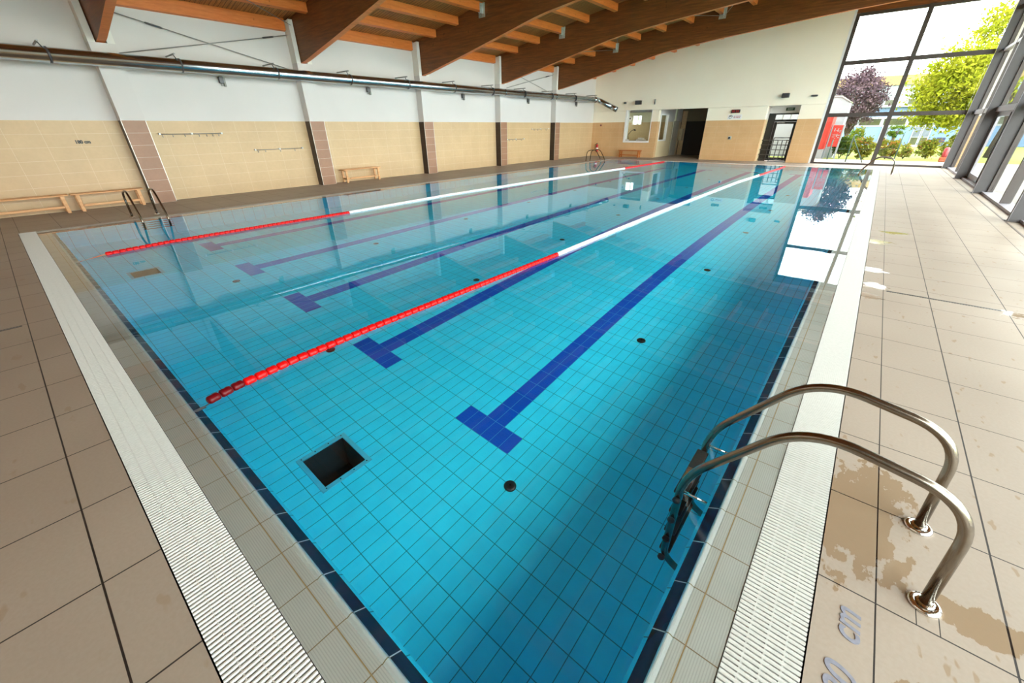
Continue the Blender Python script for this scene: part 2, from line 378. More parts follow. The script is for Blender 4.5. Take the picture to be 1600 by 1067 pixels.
def tag(o, label, cat, group=None, kind=None):
    o['label'] = label; o['category'] = cat
    if group: o['group'] = group
    o['kind'] = kind or 'thing'
    return o
def thing(name, label, cat, loc=(0, 0, 0), rz=0.0, group=None):
    o = bpy.data.objects.new(name, None); C.objects.link(o); o.location = loc; o.rotation_euler = (0, 0, rz)
    return tag(o, label, cat, group)
def struct(o, label=None):
    o['kind'] = 'structure'
    if label: o['label'] = label
    return o
def sroot(name, loc=(0, 0, 0)):
    o = bpy.data.objects.new(name, None); C.objects.link(o); o.location = loc; o['kind'] = 'structure'; return o
def kids(o): return [c for c in bpy.data.objects if c.parent == o]
def copy_tree(o, parent=None):
    c = o.copy(); C.objects.link(c)
    if parent is not None: c.parent = parent
    for k in kids(o): copy_tree(k, c)
    return c
def relabel(o, label, group=None):
    o['label'] = label
    if group: o['group'] = group
    return o
NTH = ['first', 'second', 'third', 'fourth', 'fifth', 'sixth', 'seventh', 'eighth', 'ninth', 'tenth', 'eleventh', 'twelfth']
def text(name, body, size, mat, loc, rot, parent=None, extrude=0.001, shear=0.0, sx=1.0, align='LEFT', bold=0.0):
    cu = bpy.data.curves.new(name, 'FONT'); cu.body = body; cu.size = size; cu.extrude = extrude; cu.shear = shear; cu.offset = bold; cu.align_x = align
    tmp = bpy.data.objects.new(name, cu); C.objects.link(tmp); bpy.context.view_layer.update()
    me = bpy.data.meshes.new_from_object(tmp.evaluated_get(bpy.context.evaluated_depsgraph_get())); bpy.data.objects.remove(tmp)
    me.materials.clear(); me.materials.append(mat); me.name = name
    o = bpy.data.objects.new(name, me); C.objects.link(o); o.location = loc; o.rotation_euler = rot; o.scale = (sx, 1, 1)
    if parent is not None: o.parent = parent
    return o

# ------------------------------------------------------------------ hall dimensions
XL, XR, YN, YF = -15.81, 2.62, -4.5, 27.415          # side wall, facade, near end, end wall
GX0, GX1, GY0, GY1 = -13.07, 0.0, 0.0, 25.24          # outer rectangle of the overflow channel
ROOF = [(-16.3, 4.68), (-15.8, 4.80), (-14.44, 5.05), (-13.2, 5.27), (-10.8, 5.70), (-9.57, 5.885), (-7, 6.22), (-4.5, 6.47), (-2, 6.62), (0.5, 6.70), (3.0, 6.72)]
BOT = [(-15.45, 3.675), (-13, 4.15), (-11, 4.56), (-9.6, 4.85), (-8.4, 4.99), (-7.2, 5.12), (-6.2, 5.2), (-4.2, 5.37), (-2.54, 5.49), (-1.2, 5.555), (0.5, 5.60), (2.3, 5.62)]
def lerp(tab, x):
    for (a, p), (b, q) in zip(tab, tab[1:]):
        if x <= b: return p + (q - p) * (x - a) / (b - a)
    return tab[-1][1]
zr = lambda x: lerp(ROOF, x)
zb = lambda x: lerp(BOT, x)
PY = [2.703 + 4.92 * k for k in range(-1, 5)]          # near edges of the wall pillars

# ------------------------------------------------------------------ floor, channel, pool
m = MB()
m.box(GX1, XR, YN, YF + 4.2, -0.25, 0); m.box(XL - 0.3, GX0, YN, YF + 4.2, -0.25, 0)
m.box(GX0, GX1, YN, GY0, -0.25, 0); m.box(GX0, GX1, GY1, YF + 4.2, -0.25, 0)
struct(m.build('floor', M_DECK))

def ring_quads(mb, prof, mats):
    """prof: list of (inset, z); mats: per strip (index for sides along y, index for ends along x)"""
    def R(d, z): return [(GX0 + d, GY0 + d, z), (GX1 - d, GY0 + d, z), (GX1 - d, GY1 - d, z), (GX0 + d, GY1 - d, z)]
    for (a, b), (my, mx_) in zip(zip(prof, prof[1:]), mats):
        A, B = R(*a), R(*b)
        for i in range(4):
            j = (i + 1) % 4
            mb.face([A[i], A[j], B[j], B[i]], mx_ if i in (0, 2) else my)
D_G, D_J, D_L, D_B, D_W = 0.244, 0.361, 0.438, 0.480, 0.502
m = MB()
ring_quads(m, [(0, 0), (0, -0.2), (D_G - 0.001, -0.2), (D_G - 0.001, 0.001)], [(0, 0)] * 3)
struct(m.build('trim_1', M_CHANNEL), 'dark overflow channel under the white grating')
m = MB()
ring_quads(m, [(D_G - 0.001, 0.001), (D_G, -0.001), (D_J - 0.0025, -0.003)], [(0, 1)] * 2)
ring_quads(m, [(D_J - 0.0025, -0.003), (D_J - 0.0015, -0.004), (D_J + 0.0015, -0.004), (D_J + 0.0025, -0.003)], [(2, 2)] * 3)
ring_quads(m, [(D_J + 0.0025, -0.003), (0.404, -0.006)], [(0, 1)])
ring_quads(m, [(0.404, -0.006), (0.408, -0.012), (0.414, -0.007), (0.420, -0.002), (0.427, -0.0008), (0.433, -0.003), (D_L, -0.014)], [(3, 4)] * 6)
struct(m.build('trim_2', [M_COPY, M_COPX, simple('ochre_grout', srgb(160, 134, 92), 0.8), M_LIPY, M_LIPX]), 'ribbed white edge tiles round the pool')
m = MB()
ring_quads(m, [(D_L, -0.014), (D_B + 0.006, -0.06)], [(0, 1)])
struct(m.build('trim_3', [M_BANDY, M_BANDX]), 'dark blue tile band along the waterline')
# pool basin with lane lines, two sumps
wx0, wx1, wy0, wy1 = GX0 + D_W, GX1 - D_W, GY0 + D_W, GY1 - D_W
SUMPS = [(-3.72, -3.31, 1.02, 1.435), (-9.93, -9.575, 1.025, 1.405)]
LANES = [-2.685 - 2.0 * k for k in range(5)]
LY0, LY1 = 2.395, 22.645
xs = sorted({wx0, wx1} | {c + d for c in LANES for d in (-0.375, -0.125, 0.125, 0.375)} | {q for s in SUMPS for q in s[:2]})
ys = sorted({wy0, wy1, LY0, LY0 + 0.25, LY1, LY1 + 0.25} | {q for s in SUMPS for q in s[2:]})
m = MB()
for xa, xb in zip(xs, xs[1:]):
    for ya, yb in zip(ys, ys[1:]):
        cx, cy = (xa + xb) / 2, (ya + yb) / 2
        if any(s[0] < cx < s[1] and s[2] < cy < s[3] for s in SUMPS): continue
        line = any((abs(cx - c) < 0.125 and LY0 < cy < LY1 + 0.25) or (abs(cx - c) < 0.375 and (LY0 < cy < LY0 + 0.25 or LY1 < cy < LY1 + 0.25)) for c in LANES)
        m.face([(xa, ya, -1.8), (xb, ya, -1.8), (xb, yb, -1.8), (xa, yb, -1.8)], 1 if line else 0)
ring_quads(m, [(D_B + 0.006, -0.06), (D_W, -0.085), (D_W, -1.8)], [(2, 2)] * 2)
struct(m.build('pool_basin', [M_PFLOOR, M_PLINE, M_PWALL]), 'pale blue tiled pool basin with dark blue lane lines')
m = MB()
for (x0, x1, y0, y1) in SUMPS:
    pass
m.face([(GX0 + D_G, GY0 + D_G, 0.0), (GX1 - D_G, GY0 + D_G, 0.0), (GX1 - D_G, GY1 - D_G, 0.0), (GX0 + D_G, GY1 - D_G, 0.0)])
wat = struct(m.build('water_surface', M_WATER), 'clear still pool water')
if wat.data.polygons[0].normal.z < 0: wat.data.flip_normals()

for i, (x0, x1, y0, y1) in enumerate(SUMPS):
    t = thing('floor_outlet', ['square dark sump opening with pale frame on pool floor near the nearest lane rope end', 'square dark sump opening on pool floor off the far left corner ladder'][i], 'drain', ((x0 + x1) / 2, (y0 + y1) / 2, -1.8), group='square floor outlets')
    o = ((x0 + x1) / 2, (y0 + y1) / 2, -1.8)
    a = MB(o); w = 0.045
    for q in ((x0 - w, x1 + w, y0 - w, y0), (x0 - w, x1 + w, y1, y1 + w), (x0 - w, x0, y0, y1), (x1, x1 + w, y0, y1)): a.bbox(*q, -1.8, -1.786, 0.003)
    a.build('frame', M_CYAN, t)
    a = MB(o)
    a.box(x0, x1, y0, y1, -2.35, -2.3)
    for q in ((x0 - 0.02, x0, y0, y1), (x1, x1 + 0.02, y0, y1), (x0, x1, y0 - 0.02, y0), (x0, x1, y1, y1 + 0.02)): a.box(*q, -2.3, -1.801)
    a.build('sump', M_SUMP, t)
    for px in (x0 - w / 2, x1 + w / 2):
        for k in range(4): MB(o).lathe([(0.006, 0), (0.006, 0.003)], 8, (px, y0 + (y1 - y0) * k / 3, -1.786)).build('screw', M_STEEL, t)

# round floor inlets
proto = thing('floor_inlet', '', 'drain', (0, 0, -1.8))
MB().lathe([(0.058, 0), (0.058, 0.012), (0.05, 0.02), (0.03, 0.024)], 24).build('cap', M_DRAIN, proto)
MB().lathe([(0.010, 0.024), (0.009, 0.028), (0.004, 0.029)], 10).build('screw', M_STEEL, proto)
first = True
for r, rx in enumerate((-2.08, -5.22, -8.27)):
    for k in range(8):
        o = proto if first else copy_tree(proto); first = False
        o.location = ((-2.04, -5.13, -8.2)[r] - (0.007, 0.0148, 0.017)[r] * (2.135 + 2.83 * k), 2.135 + 2.83 * k, -1.8)
        relabel(o, 'black round inlet on pool floor, %s from the near end in the %s row' % (NTH[k], ['right-hand', 'middle', 'left-hand'][r]), 'round inlets on the pool floor')

# overflow gratings
def grating(name, label, side):
    g = MB(); pitch = 0.021; a0, a1 = 0.006, D_G - 0.004
    if side in 'LR':
        sgn = -1 if side == 'R' else 1; base = GX1 if side == 'R' else GX0
        s0, s1 = GY0 + (0.0 if side == 'R' else D_G), GY1
    else:
        sgn = 1 if side == 'N' else -1; base = GY0 if side == 'N' else GY1
        s0, s1 = GX0 + 0.006, GX1 - D_G
    if side == 'R': s0, s1 = GY0 + 0.006, GY1 - D_G
    if side == 'L': s0, s1 = GY0 + D_G, GY1 - 0.006
    if side == 'F': s0, s1 = GX0 + D_G, GX1 - 0.006
    def P(a, s, z): return (base + sgn * a, s, z) if side in 'LR' else (s, base + sgn * a, z)
    def bar(aa, ab, sa, sb, z0, z1, bev):
        pr = [(sa, z0), (sb, z0), (sb, z1 - bev), (sb - bev, z1), (sa + bev, z1), (sa, z1 - bev)]
        va = [g.v(P(aa, *q)) for q in pr]; vb = [g.v(P(ab, *q)) for q in pr]
        g.bm.faces.new(va); g.bm.faces.new(vb[::-1])
        for i in range(1, 6): g.bm.faces.new([va[i], vb[i], vb[(i + 1) % 6], va[(i + 1) % 6]])
    n = int((s1 - s0) / pitch)
    for i in range(n):
        s = s0 + i * pitch; bar(a0, a1, s, s + 0.0150, -0.022, 0.003, 0.0045)
    for f in (0.24, 0.5, 0.76):
        a = a0 + (a1 - a0) * f
        for (aa, ab, z1) in ((a - 0.003, a + 0.003, 0.001 if side in 'NF' else -0.003),):
            v = [P(aa, s0, -0.02), P(ab, s0, -0.02), P(ab, s1, -0.02), P(aa, s1, -0.02), P(aa, s0, z1), P(ab, s0, z1), P(ab, s1, z1), P(aa, s1, z1)]
            g.hexa(v)
    return tag(g.build(name, M_GRATE), label, 'grating', 'white overflow gratings round the pool')
grating('overflow_grate', 'white slatted overflow grating on the right-hand pool side, under the handrails', 'R')
grating('overflow_grate', 'white slatted overflow grating across the near end of the pool', 'N')
grating('overflow_grate', 'white slatted overflow grating along the tiled side wall', 'L')
grating('overflow_grate', 'white slatted overflow grating across the far end of the pool', 'F')

# slot drains in the deck
def slot(label, x0, x1, y0, y1):
    t = thing('slot_drain', label, 'drain', ((x0 + x1) / 2, (y0 + y1) / 2, 0), group='slot drains in the deck'); o = t.location
    a = MB(o); a.box(x0, x1, y0, y1, 0.0, 0.0015); a.build('slot', M_BLACK, t)
    a = MB(o); n = int((x1 - x0) / 0.022)
    for i in range(n): a.box(x0 + i * 0.022, x0 + i * 0.022 + 0.008, y0 - 0.003, y0 + 0.005, 0.0, 0.003)
    a.build('teeth', M_GREYMETAL, t)
slot('dark toothed slot drain in right-hand deck, nearer the camera', 0.225, 1.165, 6.44, 6.475)
slot('dark toothed slot drain in right-hand deck, further along near far ladder', 0.21, 1.14, 19.08, 19.12)
for i in range(1):
    t = thing('slot_drain', 'short dark toothed slot drain in the near-end deck at left frame edge', 'drain', (-6.655, -0.5, 0), group='slot drains in the deck')
    a = MB((-6.655, -0.5, 0)); a.box(-6.673, -6.637, -0.74, -0.25, 0, 0.0015); a.build('slot', M_BLACK, t)
    a = MB((-6.655, -0.5, 0))
    for k in range(22): a.box(-6.67, -6.662, -0.74 + k * 0.022, -0.732 + k * 0.022, 0, 0.003)
    a.build('teeth', M_GREYMETAL, t)

# depth marking on the deck
t = thing('depth_marking', 'grey-blue slanted 180 cm depth marking on deck beside the handrail', 'marking', (0.152, 1.27, 0.0))
text('digits', '180', 0.138, M_GREYTEXT, (0.0, 0.0, 0.001), (0, 0, PI / 2), t, 0.0015, 0.30, 0.98, bold=0.0018)
text('letters', 'cm', 0.138, M_GREYTEXT, (0.0, 0.322, 0.001), (0, 0, PI / 2), t, 0.0015, 0.28, 0.90, bold=0.0018)

# ------------------------------------------------------------------ walls, pillars
m = MB()
for (ya, yb) in ((YN, YF + 0.3),):
    m.box(XL - 0.3, XL, ya, yb, -0.1, 4.80)
struct(m.build('wall_left', M_WALL_L))
m = MB(); m.hexa([(XL - 0.3, YN - 0.3, -0.1), (XR, YN - 0.3, -0.1), (XR, YN, -0.1), (XL - 0.3, YN, -0.1), (XL - 0.3, YN - 0.3, 4.7), (XR, YN - 0.3, 6.7), (XR, YN, 6.7), (XL - 0.3, YN, 4.7)])
struct(m.build('wall_back', M_WALL_F))
HOLES = [(-13.44, -11.71, 0.87, 2.70), (-11.28, -8.45, -0.1, 2.67), (-5.45, -3.97, -0.1, 2.66), (-2.86, 2.36, -0.1, 6.30)]
fx = sorted({XL - 0.0, XR} | {q for h in HOLES for q in h[:2]} | {-15.0, -14.2, -10.0, -7.2, -6.2})
fz = sorted({-0.1, 0.87, 2.66, 2.67, 2.70, 4.4, 6.30})
m = MB()
for xa, xb in zip(fx, fx[1:]):
    for za, zc in zip(fz, fz[1:] + [99]):
        cx, cz = (xa + xb) / 2, (za + min(zc, 7)) / 2
        if any(h[0] < cx < h[1] and h[2] < cz < h[3] for h in HOLES): continue
        za2, t0, t1 = za, min(zc, zr(xa)), min(zc, zr(xb))
        if t0 - za2 < 0.01 or t1 - za2 < 0.01: continue
        m.hexa([(xa, YF, za2), (xb, YF, za2), (xb, YF + 0.3, za2), (xa, YF + 0.3, za2), (xa, YF, t0), (xb, YF, t1), (xb, YF + 0.3, t1), (xa, YF + 0.3, t0)])
bmesh.ops.remove_doubles(m.bm, verts=m.bm.verts, dist=1e-4)
struct(m.build('wall_far', M_WALL_F))

for k, y in enumerate(PY):
    t = thing('wall_pillar', 'white wall pillar with brown tiled foot, %s' % ['behind the camera', 'nearest the camera, beside the long benches', 'second along side wall, left of short bench', 'third along side wall, right of short bench', 'fourth along side wall, left of far hook rails', 'farthest along side wall, near the corner'][k], 'pillar', (-15.64, y + 0.25, 0), group='pillars along the side wall')
    o = t.location
    a = MB(o); a.box(XL + 0.001, -15.469, y, y + 0.5, 0, 3.665); 
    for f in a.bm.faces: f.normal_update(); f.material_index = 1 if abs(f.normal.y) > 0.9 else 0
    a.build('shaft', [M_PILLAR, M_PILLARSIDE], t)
    a = MB(o); a.hexa([(XL + 0.001, y, 3.665), (-15.469, y, 3.665), (-15.469, y + 0.135, 3.665), (XL + 0.001, y + 0.135, 3.665), (XL + 0.001, y, 4.72), (-15.469, y, 4.78), (-15.469, y + 0.135, 4.78), (XL + 0.001, y + 0.135, 4.72)]); a.build('cheek', M_PAINT, t)
    a = MB(o); a.hexa([(XL + 0.001, y + 0.35, 3.665), (-15.469, y + 0.35, 3.665), (-15.469, y + 0.5, 3.665), (XL + 0.001, y + 0.5, 3.665), (XL + 0.001, y + 0.35, 4.72), (-15.469, y + 0.35, 4.78), (-15.469, y + 0.5, 4.78), (XL + 0.001, y + 0.5, 4.72)]); a.build('cheek', M_PAINT, t)
    a = MB(o)
    a.box(-15.476, -15.463, y - 0.006, y + 0.006, 0.0, 2.032); a.box(-15.476, -15.463, y + 0.494, y + 0.506, 0.0, 2.032)
    a.build('corner_profile', simple('pale_tile_profile', srgb(214, 208, 198), 0.35, 0.4), t)

# ------------------------------------------------------------------ roof: boards, glued beams, purlins, hangers
for (xa, za), (xb, zc) in zip(ROOF, ROOF[1:]):
    m = MB(); y0_, y1_ = YN - 0.3, YF + 0.35
    m.hexa([(xa, y0_, za), (xb, y0_, zc), (xb, y1_, zc), (xa, y1_, za), (xa, y0_, za + 0.15), (xb, y0_, zc + 0.15), (xb, y1_, zc + 0.15), (xa, y1_, za + 0.15)])
    struct(m.build('ceiling', M_BOARD))
m = MB(); m.box(3.0, 5.2, YN, YF + 0.35, 6.62, 6.8); struct(m.build('trim_8', M_BEAM), 'added unseen roof overhang shading the right-hand deck')  # unseen overhang, added to block high sky from the right-hand deck
BEAMW = 0.17
BY = [y + 0.16 for y in PY]                            # near faces of the beams
def beam_x():
    x = -15.66; out = []
    while x < 2.0: out.append(x); x += 0.45
    return out + [2.09]
for k, y in enumerate(BY):
    b = MB(); xs_ = beam_x()
    lo = [(x, zb(max(x, -15.45)) if x > -15.45 else 3.668) for x in xs_]; hi = [(x, zr(x) - 0.002) for x in xs_]
    for i in range(len(xs_) - 1):
        x0, x1 = xs_[i], xs_[i + 1]
        b.hexa([(x0, y, lo[i][1]), (x1, y, lo[i + 1][1]), (x1, y + BEAMW, lo[i + 1][1]), (x0, y + BEAMW, lo[i][1]), (x0, y, hi[i][1]), (x1, y, hi[i + 1][1]), (x1, y + BEAMW, hi[i + 1][1]), (x0, y + BEAMW, hi[i][1])])
    bmesh.ops.remove_doubles(b.bm, verts=b.bm.verts, dist=1e-4)
    inner = [f for f in b.bm.faces if abs(f.normal.x) > 0.9 and -15.6 < f.calc_center_median().x < 2.05]
    bmesh.ops.delete(b.bm, geom=inner, context='FACES_ONLY')
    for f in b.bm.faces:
        f.normal_update(); f.material_index = 1 if f.normal.z < -0.8 else 0  # underside gets paler purlin wood in place of bounced light
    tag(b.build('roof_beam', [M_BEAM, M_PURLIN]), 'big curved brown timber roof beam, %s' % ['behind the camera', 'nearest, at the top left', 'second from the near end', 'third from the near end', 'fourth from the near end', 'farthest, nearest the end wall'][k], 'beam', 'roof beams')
PXS = [-15.70, -14.44, -13.2, -12.0, -10.77, -9.55, -8.33, -7.1, -5.88, -4.65, -3.42, -2.2, -0.97, 0.25, 1.48]
EN = YF
BAYS = [(BY[i] + BEAMW, BY[i + 1]) for i in range(5)] + [(BY[5] + BEAMW, YF)]
BAYN = ['before the nearest big beam', 'between nearest and second big beams', 'between second and third big beams', 'between third and fourth big beams', 'between fourth and farthest big beams', 'between farthest beam and end wall']
for bi, (ya, yb) in enumerate(BAYS):
    for pi, px in enumerate(PXS):
        b = MB((px, ya, zr(px)))
        h = 0.23 if pi else 0.30
        if pi == 0: ya2, yb2 = ya + 0.178, yb - 0.17
        else: ya2, yb2 = ya + 0.002, yb - 0.01
        sl = (zr(px) - zr(px - 0.14)); x0 = px - 0.14
        if pi == 0: x0 = XL + 0.002
        b.hexa([(x0, ya2, zr(x0) - h), (px, ya2, zr(px) - h), (px, yb2, zr(px) - h), (x0, yb2, zr(x0) - h), (x0, ya2, zr(x0) - 0.004), (px, ya2, zr(px) - 0.004), (px, yb2, zr(px) - 0.004), (x0, yb2, zr(x0) - 0.004)])
        o = b.build('purlin', M_PURLIN)
        pos = 'along the side wall' if pi == 0 else '%s out from the side wall' % (NTH[pi - 1] if pi <= 12 else ['thirteenth', 'fourteenth'][pi - 13])
        tag(o, 'orange wooden purlin %s, %s' % (BAYN[bi], pos), 'purlin', 'purlins under the roof boards')
hang = thing('joist_hanger', '', 'bracket', (0, 0, 0))
MB().box(-0.20, 0.09, -0.008, 0.0, -0.40, -0.01).build('back_plate', M_GALV, hang)
MB().box(-0.14, 0.005, -0.10, -0.008, -0.27, -0.262).build('seat_plate', M_GALV, hang)
MB().box(0.002, 0.008, -0.16, -0.008, -0.30, -0.03).build('side_flange', M_GALV, hang)
first = True
for bi, px, lab in ((2, -12.0, 'third purlin before the third beam'), (3, -12.0, 'third purlin before the fourth beam'), (4, -12.0, 'third purlin before the farthest beam'),
                    (4, -7.1, 'seventh purlin before the farthest beam'), (2, -10.77, '')):
    if not lab: continue
    o = hang if first else copy_tree(hang); first = False
    o.location = (px, BAYS[bi][1], zr(px)); relabel(o, 'galvanised joist hanger holding the %s' % lab, 'joist hangers')

# bracing rods
def rod(label, pts, r=0.011, turn=0.3):
    a, b = Vector(pts[0]), Vector(pts[1]); t = thing('bracing_rod', label, 'rod', tuple(a), group='steel bracing rods')
    MB(a).tube([a, b], r, 8).build('cable', M_GREYMETAL, t)
    d = (b - a).normalized(); c = a.lerp(b, turn)
    MB(a).tube([c - d * 0.18, c - d * 0.15, c + d * 0.15, c + d * 0.18], [r, r * 2, r * 2, r], 8).build('turnbuckle', M_DARKMETAL, t)
xr_ = -15.72
rod('steel bracing rod falling to the right between the two nearest pillars', ((xr_, 3.21, 4.40), (xr_, 7.62, 3.46)), turn=0.22)
rod('steel bracing rod rising to the right between the two nearest pillars', ((xr_ + 0.03, 3.21, 3.50), (xr_ + 0.03, 7.62, 4.40)), turn=0.86)
rod('steel bracing rod falling to the right between the two farthest pillars', ((xr_, 17.97, 4.40), (xr_, 22.38, 3.46)), turn=0.22)
rod('steel bracing rod rising to the right between the two farthest pillars', ((xr_ + 0.03, 17.97, 3.50), (xr_ + 0.03, 22.38, 4.40)), turn=0.86)
rod('thin roof bracing rod above the nearest bay running to second pillar', ((-13.2, 4.4, 5.02), (-15.3, 7.6, 4.6)), 0.009, 0.4)
rod('thin roof bracing rod from farthest beam hanger back to fourth beam, side-wall half', ((-12.13, 22.50, 5.20), (-14.30, 18.10, 4.77)), 0.009, 0.4)
rod('thin roof bracing rod from farthest beam hanger, rising to mid roof', ((-11.94, 22.50, 5.20), (-9.80, 18.10, 5.50)), 0.009, 0.4)
rod('thin roof bracing rod at seventh purlin, lower half', ((-7.23, 22.50, 5.92), (-9.40, 18.10, 5.57)), 0.009, 0.4)
rod('thin roof bracing rod at seventh purlin, upper half', ((-7.04, 22.50, 5.92), (-4.90, 18.10, 6.10)), 0.009, 0.4)

# ------------------------------------------------------------------ ventilation duct
DX, DZ, DR = -15.2, 3.30, 0.148
t = thing('ventilation_duct', 'long round galvanised ventilation duct running along the side wall', 'duct', (DX, 12, DZ)); o = t.location
MB(o).tube([(DX, YN + 0.2, DZ), (DX, 12, DZ), (DX, 26.2, DZ)], DR, 32).build('duct_run', M_DUCT, t)
elb = arc([(DX, 26.2, DZ), (DX, 26.85, DZ), (DX + 0.95, 26.95, DZ - 0.42), ], 0.28, 8)
MB(o).tube(elb, DR, 28).build('elbow', M_DUCT, t)
MB(o).tube([(DX + 0.93, 26.948, DZ - 0.411), (DX + 1.28, 26.985, DZ - 0.565)], DR * 1.06, 28).build('end_spigot', M_DUCT, t)
MB(o).tube([(DX + 1.281, 26.985, DZ - 0.566), (DX + 1.285, 26.986, DZ - 0.568)], DR * 0.96, 28).build('outlet', M_BLACK, t)
ring_ys = [-0.66 + 2.453 * k for k in range(12)]
for y in ring_ys:
    if y > 26.5: continue
    MB(o).lathe([(DR - 0.002, -0.02), (DR + 0.012, -0.018), (DR + 0.012, 0.018), (DR - 0.002, 0.02)], 28, (DX, y + 0.09, DZ), 'y').build('clamp_ring', M_DARKMETAL, t)
    MB(o).tube([(XL, y, DZ + 0.24), (DX + 0.14, y, DZ + 0.24)], 0.02, 8).build('wall_bracket', M_GREYMETAL, t)
    MB(o).tube([(DX, y, DZ + 0.24), (DX, y + 0.05, DZ + 0.14)], 0.012, 6).build('hanger_rod', M_DARKMETAL, t)
for y in (1.0, 4.9, 8.75, 13.1, 17.5, 21.9):
    MB(o).lathe([(DR - 0.001, -0.006), (DR + 0.004, -0.005), (DR + 0.004, 0.005), (DR - 0.001, 0.006)], 28, (DX, y, DZ), 'y').build('seam', M_DUCT, t)

# wall uplights below the duct
lamp = thing('wall_floodlight', '', 'lamp', (0, 0, 0))
MB().bbox(0, 0.03, -0.06, 0.03, -0.12, 0.13, 0.004).build('back_plate', M_GREYMETAL, lamp)
MB().bbox(0.03, 0.14, -0.11, 0.0, -0.06, 0.10, 0.01).build('body', M_DARKMETAL, lamp)
MB().bbox(0.03, 0.11, 0.0, 0.05, -0.14, 0.09, 0.006).build('lens_box', simple('grey_lens', srgb(128, 126, 118), 0.3), lamp)
for k, y in enumerate((5.43, 10.3, 15.22, 20.12, 25.06)):
    o = lamp if k == 0 else copy_tree(lamp); o.location = (XL, y, 3.06)
    relabel(o, 'small grey floodlight on the white side wall, %s from the near end' % NTH[k], 'floodlights on the side wall')

# hook rails on the tiles
def hook_rail(label, y0, y1, z, hooks):
    t = thing('hook_rail', label, 'hook rail', (XL, (y0 + y1) / 2, z), group='hook rails on the side wall'); o = t.location
    MB(o).tube([(XL + 0.055, y0, z), (XL + 0.055, y1, z)], 0.009, 8).build('bar', M_GREYMETAL, t)
    for y in (y0 + 0.03, (y0 + y1) / 2, y1 - 0.03):
        MB(o).bbox(XL, XL + 0.07, y - 0.022, y + 0.022, z - 0.02, z + 0.03, 0.006).build('mount', M_WHITE, t)
    for f in hooks:
        y = y0 + (y1 - y0) * f
        MB(o).tube(arc([(XL + 0.055, y, z), (XL + 0.06, y, z - 0.07), (XL + 0.10, y, z - 0.075), (XL + 0.10, y, z - 0.03)], 0.02, 3), 0.006, 6).build('hook', M_GREYMETAL, t)
hook_rail('upper steel hook rail between the two nearest pillars', 3.43, 5.0, 1.705, (0.05, 0.2, 0.38, 0.6, 0.72, 0.82, 0.92))
hook_rail('lower steel hook rail between the two nearest pillars', 5.75, 7.33, 1.22, (0.06, 0.2, 0.5, 0.8))
hook_rail('lower steel hook rail in the bay before the farthest pillar', 18.3, 19.8, 1.225, (0.1, 0.3, 0.5, 0.8))
hook_rail('upper steel hook rail in the bay before the farthest pillar', 20.5, 22.17, 1.70, (0.1, 0.3, 0.5, 0.8))

# depth sign on the wall
t = text('depth_sign', '180 cm', 0.098, M_TEXT, (XL + 0.003, 1.71, 1.527), (PI / 2, 0, PI / 2), None, 0.002, bold=0.006)
t.scale = (0.98, 1, 1); tag(t, 'black 180 cm depth lettering on beige wall tiles above the long benches', 'sign')

# ------------------------------------------------------------------ benches
def bench(label, cx, cy, length, depth, rz, z=0.42, mat=M_BENCH, matx=M_BENCHX):
    """local: long axis y, front +x"""
    t = thing('wooden_bench', label, 'bench', (cx, cy, 0), rz, 'low wooden benches'); L = length / 2; d = depth / 2
    for i, xx in enumerate((-d, -d / 3, d / 3)):
        MB().bbox(xx + 0.005, xx + depth / 3 - 0.005, -L, L, z - 0.03, z, 0.006).build('seat_slat', mat, t)
    MB().bbox(-d + 0.03, d - 0.03, -L + 0.1, -L + 0.13, z - 0.07, z - 0.03, 0.003).build('batten', matx, t)
    MB().bbox(-d + 0.03, d - 0.03, L - 0.13, L - 0.1, z - 0.07, z - 0.03, 0.003).build('batten', matx, t)
    for sx in (-1, 1):
        for sy in (-1, 1):
            x = sx * (d - 0.035); y = sy * (L - 0.115)
            MB().bbox(x - 0.022, x + 0.022, y - 0.035, y + 0.035, 0, z - 0.03, 0.004).build('leg', mat, t)
    MB().bbox(d - 0.05, d - 0.025, -L + 0.15, L - 0.15, 0.115, 0.17, 0.003).build('stretcher', mat, t)
    for sy in (-1, 1):
        y = sy * (L - 0.115); MB().bbox(-d + 0.05, d - 0.05, y - 0.02, y + 0.02, 0.11, 0.155, 0.003).build('side_rail', matx, t)
    return t
bench('long low wooden bench against side wall, partly cut by left frame edge', -15.55, -0.08, 2.36, 0.34, 0)
bench('long low wooden bench against side wall, left of the nearest pillar', -15.55, 1.855, 1.43, 0.34, 0)
bench('short low wooden bench between the second and third side wall pillars', -15.55, 9.25, 1.6, 0.34, 0, 0.46)
bench('low wooden bench at the end wall below the office window', -12.78, YF - 0.24, 1.5, 0.34, -PI / 2, 0.42, wood('orange_bench_wood', srgb(190, 104, 44), srgb(212, 128, 62), (2, 0.3, 3)))

